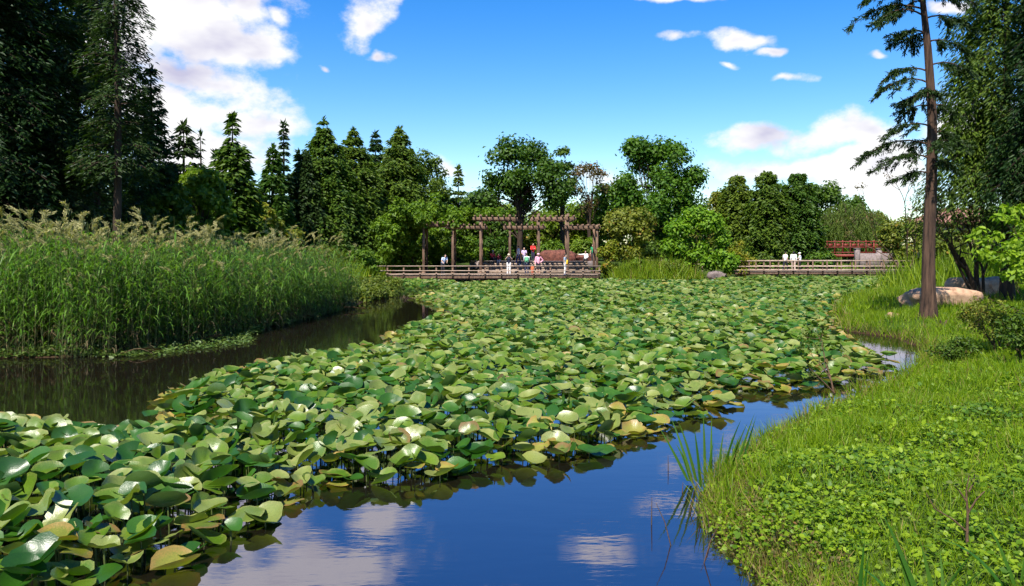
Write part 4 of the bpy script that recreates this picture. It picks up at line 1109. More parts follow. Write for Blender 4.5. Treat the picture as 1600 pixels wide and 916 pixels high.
def right_bank():
    st = np.random.default_rng(15)
    PP = []
    def field(y0, y1, dens, xm=.70):
        n = int(dens * (y1 - y0) * (y1 * xm + 1.5))
        y = st.uniform(y0, y1, n); x = st.uniform(.6, y1 * xm + 1.0, n)
        P = np.stack([x, y], -1)
        P = P[(x < y * xm + .9)]
        return P[~inside(P + st.normal(0, .05, P.shape), POND)]
    gb = MB(); cb = MB()
    for y0, y1, dg, lg, wg in ((3.6, 7, 1100, .14, .006), (7, 11, 1100, .15, .008), (11, 17, 620, .17, .011), (17, 27, 260, .20, .017), (27, 42, 70, .28, .03)):
        P = field(y0, y1, dg); e = seg_dist(P, POND)
        patch = vnoise(P[:, 0], P[:, 1], 1.5, 9)
        keep = st.random(len(P)) < np.clip(.55 + .4 * patch + .5 * (e < .6) + .35 * (P[:, 1] > 8.5), .2, 1)
        P = P[keep]; e = e[keep]
        L = lg * (1 + .5 * vnoise(P[:, 0], P[:, 1], 2.1, 13)) * np.where(e < .25, 1.5, 1)
        dry = st.random(len(P)) < np.where(e < .4, .26, .05)
        for mask, mm in ((~dry, 0), (dry, 1)):
            blades(gb, P[mask, 0], P[mask, 1], L[mask], wg, st, mm)
    o = gb.build('grass', [M['grass'], M['grass_dry']]); tag(o, 'bright green grass on the right bank', 'grass', kind='stuff')
    for y0, y1, dg, s in ((3.6, 7, 2000, .036), (7, 11, 1000, .042), (11, 17, 300, .055)):
        P = field(y0, y1, dg); e = seg_dist(P, POND)
        patch = vnoise(P[:, 0], P[:, 1], 1.5, 9) - .5 * vnoise(P[:, 0], P[:, 1], 4.3, 2)
        P = P[st.random(len(P)) < np.clip(.58 - .75 * patch - .42 * (P[:, 1] > 8.5) + .1 * (P[:, 0] > 3), .12, 1)]
        n = len(P); e = seg_dist(P, POND)
        lump = vnoise(P[:, 0], P[:, 1], 2.6, 3) + .6 * vnoise(P[:, 0], P[:, 1], 7.0, 8)
        hh = np.clip(st.uniform(.01, .10, n) + .07 * lump, .005, .3)
        pos = np.stack([P[:, 0], P[:, 1], H(P[:, 0], P[:, 1]) + hh], -1)
        nm = unit(np.array([0, -.15, 1.0]) + .42 * st.normal(size=(n, 3)))
        dk = (vnoise(P[:, 0], P[:, 1], 1.2, 21) + .35 * st.normal(size=n) + .25 * (P[:, 0] - 3.2) - .22 * (P[:, 1] - 6.0)) > .35
        sz = st.random(n) < .3
        for mask, mm in ((~dk, 0), (dk, 1)):
            for big_, f in ((~sz, .8), (sz, 1.35)):
                q = mask & big_; leaves(cb, pos[q], nm[q], s * f, s * f * .95, .05, mm, tpl=OVAL)
    o = cb.build('ground_cover', [M['cover'], M['cover_dark']]); tag(o, 'carpet of small round leaved ground cover on the right bank', 'ground cover', kind='stuff')
    # rank grass tufts: on the point, by the inlet, on the spit between the decks, along far shores
    fb = MB()
    def patch_(cx, cy, rx, ry, n, ln, wd, m=0, sp=.22):
        x = cx + st.normal(0, .5, n) * rx; y = cy + st.normal(0, .5, n) * ry
        z = H(x, y); k = z > -.25
        lv = ln * (.78 + .5 * vnoise(x[k], y[k], 2.3, 17) + .25 * vnoise(x[k], y[k], 6.1, 5))
        blades(fb, x[k], y[k], np.maximum(lv, .3 * ln), wd, st, m, sp)
    X, Y = gp(1345, 470, .2); patch_(X - .3, Y, 2.3, 7, 3600, .5, .02)
    X, Y = gp(1390, 500, .2); patch_(X, Y, 1.6, 2.4, 900, .3, .016)
    patch_(10.8, 62.5, 3.8, 2.8, 3000, 1.35, .045, 0, .32); patch_(11.2, 62.8, 3.6, 2.4, 350, 1.3, .04, 1, .35); patch_(9.0, 64, 1.6, 2.0, 1200, 1.3, .05)
    patch_(13.6, 63.8, 2.2, 2.2, 1400, 1.1, .05)
    patch_(-10.9, 61, 1.0, 3.2, 700, 1.2, .05); patch_(-13, 54, 3, 5, 1800, 1.5, .05)
    patch_(24, 78, 9, 1.4, 1500, 1.2, .06); patch_(35, 60, 4, 12, 3000, .65, .045); patch_(27, 46, 5, 7, 3000, 1.9, .05)
    patch_(16, 42, 3, 6, 1500, .3, .03)
    X, Y = gp(1440, 560, .1); patch_(X + .6, Y, .9, 1.2, 420, .32, .012, 0); patch_(X + .6, Y, .8, 1.0, 200, .3, .010, 1)
    o = fb.build('rank_grass', [M['grass_far'], M['grass_dry']]); tag(o, 'taller rank grass on the points and far shores', 'grass', kind='stuff')
    # low yellowish waterside plants left of the deck
    lb = MB(); C = []; Rr = []
    for i in range(330):
        t = st.random(); x0, y0 = gp(462 + 130 * t, 472 - 9 * t, .0)
        C.append([x0 + st.normal() * .4, y0 + st.uniform(-.5, 7.0), st.uniform(.15, .8)]); Rr.append(st.uniform(.28, .5))
    for i in range(90):
        t = st.random(); x0, y0 = gp(540 + 62 * t, 475 - 11 * t, .0)
        C.append([x0 + st.normal() * .3, y0 + st.uniform(-.6, 1.6), st.uniform(.08, .5)]); Rr.append(st.uniform(.25, .42))
    C = np.array(C); clump_leaves(lb, C, np.array(Rr), 42, .17, .10, tpl=OVAL)
    o = lb.build('waterside_plants', M['leaf_olive']); tag(o, 'low yellow tinged waterside plants where the channel narrows', 'plants', kind='stuff')
    # muddy root fringe by the near right bank
    db = MB(); n = 700; P = field(4.2, 8.2, 260); e = seg_dist(P, POND); P = P[e < .45]
    blades(db, P[:, 0], P[:, 1], .20, .007, st, 0, 1.0)
    Q = field(4.2, 7.6, 900); eq = seg_dist(Q, POND); Q = Q[(eq < .55) & (st.random(len(Q)) < .75)]
    nq = len(Q); leaves(db, np.column_stack([Q, H(Q[:, 0], Q[:, 1]) + st.uniform(.01, .10, nq)]), unit(np.array([0, -.2, 1.0]) + .6 * st.normal(size=(nq, 3))), .035, .02, .1, 1)
    o = db.build('dead_grass_fringe', [M['grass_dry'], M['leaf_russet']]); tag(o, 'matted dry grass hanging over the near bank edge', 'grass', kind='stuff')


right_bank()


def iris(name, label, x, y, spec, group=None, big=1.0):
    z = hz(x, y); root = thing(name, label, 'plant', (x, y, max(z, -.05) - .02), group)
    for ox, oy, dx, dy, ln, w, cv in spec:
        ln, w = ln * big, w * big
        s = np.linspace(0, 1, 8); V = []; dv = np.array([dx, dy, 1.0]); dv /= np.linalg.norm(dv)
        sd = np.array([1, .25, 0]); sd /= np.linalg.norm(sd)
        bend = np.array([dx, dy, 0]); bend = bend / (np.linalg.norm(bend) + 1e-6)
        for k, t in enumerate(s):
            c = np.array([ox, oy, 0]) + dv * ln * t + (bend * cv * t ** 2 - np.array([0, 0, 1]) * cv * .9 * t ** 3) * ln
            ww = w * (1 - t ** 2.2) * .5 * (1 if t > .1 else .8)
            V += [c - sd * ww, c + np.array([0, -.006, 0]) * (1 - t), c + sd * ww]
        F = []
        for k in range(7):
            for q in range(2): F.append([3 * k + q, 3 * k + q + 1, 3 * k + q + 4, 3 * k + q + 3])
        MB().add(V, F).build('leaf', M['iris'], root, smooth=True)


def iris_plants():
    st = np.random.default_rng(6)
    x, y = gp(1115, 752, .05)
    iris('iris_plant', 'clump of upright sword leaves on the bank edge of the blue bay', x, y, [(-.26 + .034 * i + st.normal() * .02, st.normal() * .06, -.30 + .045 * i + st.normal() * .07, st.normal() * .08, st.uniform(.45, .78), .036, st.uniform(0, .12)) for i in range(16)])
    x, y = (1340 - 800) * 4.75 / FPX, 4.75
    iris('iris_plant', 'dark strap leaves with one bent over, foreground left clump', x, y, [(-.05, 0, -.06, 0, .30, .026, .55), (0, 0, .02, 0, .42, .028, .05), (.03, .03, .05, 0, .36, .02, .05), (.05, -.02, .0, .05, .26, .02, .1), (-.02, .03, -.2, 0, .25, .02, .2)], big=1.5)
    x, y = (1450 - 800) * 4.7 / FPX, 4.7
    iris('iris_plant', 'long dark strap leaves leaning left in the foreground', x, y, [(0, 0, -.34, 0, .50, .028, .05), (-.05, .02, -.22, 0, .42, .026, .05), (.06, 0, -.16, 0, .36, .026, .05), (.02, .04, .5, 0, .36, .024, .1), (.1, 0, .02, .1, .3, .022, .1), (-.1, .05, -.5, .05, .3, .022, .2), (.12, .02, .35, 0, .32, .02, .25)], big=1.5)
    x, y = (1590 - 800) * 4.9 / FPX, 4.9
    iris('iris_plant', 'narrow strap leaves at the bottom right corner', x, y, [(0, 0, -.3, 0, .36, .02, .1), (.03, .02, .1, 0, .32, .02, .1), (-.06, 0, -.6, 0, .4, .02, .3), (.04, 0, .5, 0, .3, .018, .2)], big=1.5)
    x, y = gp(1395, 520, .1)
    iris('iris_plant', 'few thin upright rushes beside the inlet before the lone cypress', x, y, [(-.1, 0, -.12, 0, 1.0, .022, .05), (0, 0, .06, 0, .85, .02, .05), (.1, 0, .12, 0, .7, .02, .1)])
    # dead stalks standing in the blue water
    labs = ['thin dead stalk standing in the bay left of the sword leaves', 'dead stalk in the water at the bottom, leaning left', 'short dead stalk near the foot of the bank', 'dark twig rising from the cloud reflection by the bank',
            'crooked dead stalk under the muddy bank edge', 'upright dead stalk farthest out in the bay', 'leaning dead stalk near the bottom edge', 'small dead stalk between the bank and the open bay', 'thin twig below the sword leaves']
    for (px, py, h, l), lab in zip([(1044, 735, .16, 0), (1048, 852, .34, -.35), (1078, 800, .12, .3), (1095, 812, .26, -.2), (1112, 838, .3, -.3), (1018, 820, .24, .02), (1100, 880, .3, .4), (1066, 770, .1, .1), (1085, 765, .22, -.3)], labs):
        x, y = gp(px, py); P = np.array([[0, 0, -.25], [0, 0, 0], [l * h * .4, 0, h * .55], [l * h, .01, h]])
        root = thing('dead_stalk', lab, 'stalk', (x, y, 0), 'dead stalks in the bay')
        MB().add(*tube_vf(P, [.006, .005, .004, .002], 4)).build('stem', M['twig'], root)


iris_plants()


# ------------------------------------------------------------------ rocks
def rock(name, label, c, s, mat, seed, group=None, rz=0):
    st = np.random.default_rng(seed)
    V, F3, F4 = sphere_vf((0, 0, 0), 1, 22, 14)
    V = np.sign(V) * np.abs(V) ** .62
    V = V / np.maximum(1, np.linalg.norm(V, axis=1)[:, None] / 1.25)
    u = unit(V)
    f = np.ones(len(V))
    for _ in range(16):
        a = unit(st.normal(size=3)); f += st.uniform(-.10, .08) * np.tanh(9 * (u @ a - st.uniform(-.3, .7)))
    f += .03 * vnoise(u[:, 0] * 3 + u[:, 2] * 2, u[:, 1] * 3 - u[:, 2], 2.0, seed)
    V = V * f[:, None] * np.array(s) / 2
    mb = MB().add(V, F3); mb.f.append((np.array(F4, np.int32), 0))
    o = mb.build(name, M[mat], smooth=True, loc=c); o.rotation_euler = (0, 0, rz)
    return tag(o, label, 'rock', group)


def rocks():
    def on(px, d): x = (px - 800) * d / FPX; return x, d, hz(x, d)
    x, y, z = on(1455, 27.5); rock('boulder', 'long low sandstone boulder half buried behind the lone cypress', (x + .2, y, z + .12), (2.9, 1.2, .85), 'rock', 1, 'sandstone boulders on the lawn', .06)
    x, y, z = on(1500, 31.5); rock('boulder', 'rounded sandstone boulder left of the leaning tree trunks', (x - .1, y, z + .30), (.95, .8, .85), 'rock', 2, 'sandstone boulders on the lawn')
    x, y, z = on(1542, 32); rock('boulder', 'longer sandstone boulder right of the leaning tree trunks', (x, y, z + .30), (1.55, .9, .85), 'rock', 3, 'sandstone boulders on the lawn')
    x, y, z = on(1396, 24.5); rock('boulder', 'small pale stone lying in the grass before the long boulder', (x, y, z + .04), (.36, .3, .2), 'rock', 4, 'sandstone boulders on the lawn')
    rock('boulder', 'long dark red boulder on the terrace behind the people', (4.15, 73.4, 1.75), (2.7, 1.1, 1.15), 'redrock', 5, 'red boulders on the terrace')
    rock('boulder', 'short dark red boulder beside the pergola\'s right bays', (6.7, 73.2, 1.65), (1.7, 1.0, .8), 'redrock', 6, 'red boulders on the terrace')
    rock('boulder', 'dark flat rock at the waterline where the right bridge starts', (18.2, 70.5, .2), (1.6, 1.1, .8), 'stone', 7)


rocks()


# ------------------------------------------------------------------ deck, steps, pergola, bridges
def shared_box(name, size, mat, parent, locs, rz=0, bev=.01):
    me = MB().add(*box_vf((0, 0, 0), size)).mesh(name, mat)
    out = []
    for l in locs:
        o = link(name, me, parent, l, rz)
        out.append(o)
    return out


def deck():
    x0, x1, y0, y1, fl = -9.75, 6.85, 62.0, 67.2, .56
    root = thing('boardwalk_deck', 'timber viewing deck on piles in front of the pergola', 'deck', (0, 0, 0))
    n = 82; w = (x1 - x0) / n
    shared_box('plank', (w - .012, y1 - y0, .05), M['plank'], root, [(x0 + (i + .5) * w, (y0 + y1) / 2, fl - .025) for i in range(n)])
    shared_box('edge_beam', (x1 - x0, .08, .26), M['wood'], root, [((x0 + x1) / 2, y0 + .02, fl - .19), ((x0 + x1) / 2, y1 - .06, fl - .19)])
    me = MB().add(*tube_vf([[0, 0, -1.0], [0, 0, -.2], [0, 0, .1], [0, 0, .32]], [.17, .17, .16, .16], 12)).mesh('pile', M['stone'], True)
    for px in (645, 693, 742, 790, 838, 886, 928):
        for yy in (62.5, 66): link('pile', me, root, ((px - 800) * 62.5 / FPX, yy, 0))
    np_ = 14; xs = np.linspace(x0 + .06, x1 - .06, np_)
    shared_box('rail_post', (.11, .11, .86), M['wood'], root, [(x, y0 - .03, fl + .16) for x in xs])
    for z, h in ((.70, .07), (.34, .06), (.10, .06)):
        shared_box('rail', (x1 - x0 + .1, .06, h), M['rail'], root, [((x0 + x1) / 2, y0 - .116, fl + z)])
    # the left end keeps running to the shore
    shared_box('rail', (2.6, .06, .07), M['rail'], root, [(x0 - 1.25, y0 - .116, fl + .70), (x0 - 1.25, y0 - .116, fl + .34)])
    shared_box('rail_post', (.11, .11, 1.35), M['wood'], root, [(x0 - 1.2, y0 - .03, fl - .08), (x0 - 2.45, y0 - .03, fl - .08)])
    # steps up to the terrace
    st_ = thing('timber_steps', 'broad timber steps rising from the deck to the terrace', 'steps', (0, 0, 0))
    for i in range(6):
        z = fl + .16 * (i + 1)
        me = MB().add(*box_vf((0, 0, 0), (9.6, .80, .16))).mesh('step', M['plank'])
        o = link('step', me, st_, (1.9, 67.62 + i * .8, z - .08)); 
        MB().add(*box_vf((1.9, 67.62 + i * .8 + .20, z - .50), (9.5, .38, .67))).build('riser', M['plank'], st_)
    tr = thing('terrace', 'paved terrace at the top of the timber steps', 'terrace', (0, 0, 0))
    MB().add(*box_vf((1.9, 73.4, 1.1), (11.5, 2.9, .86))).build('terrace_slab', M['stone'], tr)


deck()


def pergola():
    root = thing('pergola', 'weathered timber pergola with alternating high and low bays', 'pergola', (0, 0, 0))
    d = 66.0; sc = d / FPX
    posts = [662, 707.5, 751, 796.6, 842, 887.6, 932.7]
    X = [(p - 800) * sc for p in posts]
    zt = lambda y: CAMH + (HY - y) * sc
    tops = [zt(350), zt(342), zt(335.5), zt(335.5), zt(333.5), zt(333.5), zt(352)]
    for yy in (66.0, 68.4):
        for x, t in zip(X, tops):
            z0 = .5
            bevelled(MB().add(*box_vf((0, 0, (t - z0) / 2), (.20, .20, t - z0))).build('post', M['wood'], root, loc=(x, yy, z0)), .02)
            MB().add(*box_vf((x, yy, .62), (.30, .30, .2))).build('post_foot', M['wood'], root)
    def bay(i, j, zb, over):
        xa, xb = X[i] - over, X[j] + over
        for yy in (66.0 - .18, 68.4 + .18):
            bevelled(MB().add(*box_vf((0, 0, 0), (xb - xa, .10, .24))).build('beam', M['wood'], root, loc=((xa + xb) / 2, yy, zb)), .012)
        n = max(4, int((xb - xa) / .42)); me = MB().add(*box_vf((0, 0, 0), (.09, 3.9, .16))).mesh('rafter', M['wood'])
        for k in range(n): link('rafter', me, root, (xa + .18 + (xb - xa - .36) * k / (n - 1), 67.2, zb + .20))
    low, high = zt(355.5), zt(342)
    bay(0, 1, zt(352), .3); bay(1, 2, low, .55); bay(2, 3, high, .65); bay(3, 4, low, .55); bay(4, 5, high, .65); bay(5, 6, zt(356), .3)
    # vine smothering the left bays
    st = np.random.default_rng(12)
    v = thing('climbing_vine', 'bright climbing vine heaped over the left end of the pergola', 'vine', (0, 0, 0))
    C = []; Rr = []
    def put(px, py, dd, r, n, sx=1.0, sz=1.0):
        c = at(px, py, dd)
        for _ in range(n):
            C.append(c + st.normal(size=3) * np.array([.55 * sx, .7, .42 * sz])); Rr.append(st.uniform(.7, 1.2) * r)
    for px, py in ((612, 352), (630, 340), (652, 332), (676, 328), (700, 330), (722, 333)): put(px, py, 67.5, .62, 8)
    for px, py in ((604, 372), (602, 395), (620, 385), (618, 408), (640, 366), (640, 392), (634, 414), (655, 350)): put(px, py, 68.5, .62, 7)
    for px, py in ((668, 372), (690, 366), (676, 395), (700, 392), (720, 372), (735, 395)): put(px, py, 71.5, .6, 6)
    for px in range(738, 800, 9): put(px, 330 + (px % 4), 68.2, .34, 4, .7, .35)
    for px in range(664, 735, 9): put(px, 346 + (px % 5), 66.4, .34, 3, .6, .6)
    for px, py in ((598, 345), (612, 338), (628, 331), (644, 327), (596, 362), (606, 378), (600, 398), (622, 356), (640, 344), (652, 338), (596, 414), (618, 372)): put(px, py, 65.2, .5, 6, .7, .8)
    C = np.array(C); C[:, 2] = np.maximum(C[:, 2], .9)
    fb = MB(); clump_leaves(fb, C, np.array(Rr), 75, .26, .19)
    fb.build('foliage', M['vine'], v)
    for px, top in ((606, 360), (622, 345), (640, 345), (664, 345), (708, 345)):
        p1 = at(px, top, 68.0); p0 = np.array([p1[0] + .2, 68.2, .45]); s = np.linspace(0, 1, 8)[:, None]
        P = p0 * (1 - s) + p1 * s + np.hstack([.12 * np.sin(s * 9 + px), .1 * np.cos(s * 8), 0 * s])
        MB().add(*tube_vf(P, np.linspace(.07, .03, 8), 6)).build('stem', M['bark'], v, smooth=True)


pergola()


def bridge():
    x0, x1, y0, fl = 19.2, 34.6, 69.0, .66
    root = thing('footbridge', 'low timber footbridge with three rails on the right shore', 'bridge', (0, 0, 0))
    n = 60; w = (x1 - x0) / n
    shared_box('plank', (w - .012, 2.2, .05), M['plank'], root, [(x0 + (i + .5) * w, y0 + 1.1, fl - .025) for i in range(n)])
    shared_box('edge_beam', (x1 - x0, .08, .2), M['wood'], root, [((x0 + x1) / 2, y0 + .02, fl - .16), ((x0 + x1) / 2, y0 + 2.15, fl - .16)])
    xs = np.linspace(x0 + .06, x1 - .06, 13)
    for yy in (y0 - .03, y0 + 2.23):
        shared_box('rail_post', (.11, .11, 1.2), M['wood'], root, [(x, yy, fl + .4) for x in xs])
        for z in (.92, .44, .12): shared_box('rail', (x1 - x0 + .1, .06, .09), M['rail'], root, [((x0 + x1) / 2, yy - .086 if yy < y0 + 1 else yy + .086, fl + z)])
    shared_box('pile', (.2, .2, 1.3), M['stone'], root, [(x, y0 + yy, -.15) for x in xs[1::2] for yy in (.3, 1.9)])
    # short stretch of fence between the bushes
    f = thing('fence', 'short grey fence half hidden between olive and bright bushes', 'fence', (0, 0, 0))
    shared_box('post', (.1, .1, 1.2), M['rail'], f, [(12.0 + i * 1.6, 70.3, hz(12.0 + i * 1.6, 70.3) + .5) for i in range(4)])
    shared_box('rail', (5.0, .05, .07), M['rail'], f, [(14.4, 70.22, 1.62), (14.4, 70.22, 1.28)])
    # red footbridge and stone parapet farther back
    d = 86.0; a = at(1292, 377, d); b = at(1402, 396, d)
    r = thing('red_bridge', 'dull red railed bridge behind the right footbridge', 'bridge', (0, 0, 0))
    g0 = hz((a[0] + b[0]) / 2, d)
    MB().add(*box_vf(((a[0] + b[0]) / 2, d + .8, b[2] - .25), (b[0] - a[0] + 1.5, 1.8, .3))).build('deck_slab', M['redpaint'], r)
    n = 10
    for i in range(n):
        x = a[0] + (b[0] - a[0]) * i / (n - 1); MB().add(*box_vf((x, d, (b[2] + a[2]) / 2), (.14, .14, a[2] - b[2] + .2))).build('post', M['redpaint'], r)
    for z in (a[2] - .05, (a[2] + b[2]) / 2, b[2] + .1): MB().add(*box_vf(((a[0] + b[0]) / 2, d - .08, z), (b[0] - a[0] + .6, .06, .1))).build('rail', M['redpaint'], r)
    for i in range(n - 1):
        x = a[0] + (b[0] - a[0]) * (i + .5) / (n - 1); MB().add(*box_vf((x, d + .03, (a[2] + b[2]) / 2 + .22), (.45, .03, .38))).build('panel', M['redpaint'], r)
    for i in range(4): MB().add(*box_vf((a[0] + (b[0] - a[0]) * (i + .5) / 4, d + .8, (g0 - .3 + b[2] - .4) / 2), (.3, .5, b[2] - .4 - g0 + .3))).build('pier', M['stone'], r)
    d = 82.0; a = at(1336, 396, d); b = at(1402, 404, d)
    s = thing('stone_parapet', 'low grey stone parapet with two square posts before the red bridge', 'wall', (0, 0, 0))
    zb = hz((a[0] + b[0]) / 2, d) - .1
    MB().add(*box_vf(((a[0] + b[0]) / 2, d, (a[2] + zb) / 2), (b[0] - a[0], .35, a[2] - zb))).build('wall', M['stone'], s)
    for px in (1339, 1373):
        p = at(px, 389, d); MB().add(*box_vf((p[0], d - .05, (p[2] + zb) / 2), (.42, .48, p[2] - zb))).build('post', M['stone'], s)
        MB().add(*box_vf((p[0], d - .05, p[2] + .04), (.52, .58, .09))).build('cap', M['stone'], s)


bridge()


def pavilion():
    d = 76.0; a = at(1462, 326, d); b = at(1578, 366, d); zg = hz(a[0], d) - .1
    cx = (a[0] + b[0]) / 2; w = b[0] - a[0]; r = thing('pavilion', 'pink rendered building with brown tiled roof behind the right trees', 'building', (cx, d, zg))
    ze = at(0, 348, d)[2] - zg; zr = a[2] - zg
    MB().add(*box_vf((0, 2.5, ze / 2), (w - .8, 5, ze))).build('wall', M['pinkwall'], r)
    mb = MB(); hw = w / 2 + .6
    V = [[-hw, -.9, ze], [hw, -.9, ze], [hw, 5.9, ze], [-hw, 5.9, ze], [-hw * .55, 2.5, zr], [hw * .55, 2.5, zr]]
    V2 = [[v[0], v[1], v[2] - .22] for v in V[:4]]
    mb.add(V, [[0, 1, 5, 4], [2, 3, 4, 5]]); mb.add(V, [[1, 2, 5], [3, 0, 4]]); mb.add(V[:4] + V2, [[0, 4, 5, 1], [1, 5, 6, 2], [2, 6, 7, 3], [3, 7, 4, 0], [4, 7, 6, 5]])
    rf = mb.build('roof', M['rooftile'], r)
    MB().add(*tube_vf([[-hw * .57, 2.5, zr + .03], [hw * .57, 2.5, zr + .03]], [.13, .13], 8)).build('ridge', M['rooftile'], rf)
    for i in range(4):
        x = -w / 2 + .4 + (w - .8) * (i + .5) / 4
        wi = MB().add(*box_vf((x, -.03, ze * .55), (1.0, .08, 1.3))).build('window', M['metal'], r)
        for q in (-1, 1): MB().add(*box_vf((x + q * .24, -.06, ze * .55), (.42, .05, 1.15))).build('pane', M['glass'], wi)


pavilion()


# ------------------------------------------------------------------ people
def capsule(mb, p0, p1, r0, r1, sq=1.0, n=10):
    """rounded tapered limb; sq flattens it front to back"""
    p0, p1 = np.array(p0, float), np.array(p1, float); d = p1 - p0; L = np.linalg.norm(d); d = d / (L + 1e-9)
    P, rr = [], []
    for a in (88, 60, 30, 0): P.append(p0 - d * r0 * math.sin(R(a))); rr.append(r0 * math.cos(R(a)))
    for a in (0, 30, 60, 88): P.append(p1 + d * r1 * math.sin(R(a))); rr.append(r1 * math.cos(R(a)))
    if L < 1e-4: P[4] = P[4] + d * 1e-4
    P, rr = np.array(P), np.array(rr)
    X = np.cross(d, [0, 1.0, 0]) if abs(d[1]) < .9 else np.cross(d, [1.0, 0, 0]); X /= np.linalg.norm(X); Y = np.cross(d, X)
    a = np.arange(n) / n * 2 * math.pi
    V = (P[:, None] + rr[:, None, None] * (np.cos(a)[None, :, None] * X + np.sin(a)[None, :, None] * Y * sq)).reshape(-1, 3)
    k = len(P); i = np.arange(k - 1)[:, None] * n; j = np.arange(n)[None]; j2 = (j + 1) % n
    F = np.stack([i + j, i + j2, i + n + j2, i + n + j], -1).reshape(-1, 4)
    V = np.vstack([V, P[0], P[-1]]); c0, c1 = len(V) - 2, len(V) - 1
    F3 = [[c0, (q + 1) % n, q] for q in range(n)] + [[c1, (k - 1) * n + q, (k - 1) * n + (q + 1) % n] for q in range(n)]
    b = mb.n; mb.add(V, F); mb.f.append((np.array(F3, np.int32) + b, 0))


def ellipsoid(mb, c, r, nu=12, nv=9):
    V, F3, F4 = sphere_vf(c, r, nu, nv); b = mb.n; mb.add(V, F3); mb.f.append((np.array(F4, np.int32) + b, 0))


def fused(mb, name, mat, parent, vox=.014):
    o = mb.build(name, mat, parent, smooth=True)
    m = o.modifiers.new('fuse', 'REMESH'); m.mode = 'VOXEL'; m.voxel_size = vox; m.use_smooth_shade = True
    s = o.modifiers.new('soften', 'SMOOTH'); s.factor = .5; s.iterations = 2
    return o


PMAT = {}
def pm(c):
    if c not in PMAT: PMAT[c] = plain('cloth_%02d' % len(PMAT), c)
    return PMAT[c]


SKIN = plain('skin', (.50, .32, .23), .5)
DARKHAIR = plain('dark_hair', (.015, .011, .009), .5)
EYE = plain('eye_dark', (.02, .015, .012), .3)
LIP = plain('lip', (.35, .14, .12), .5)


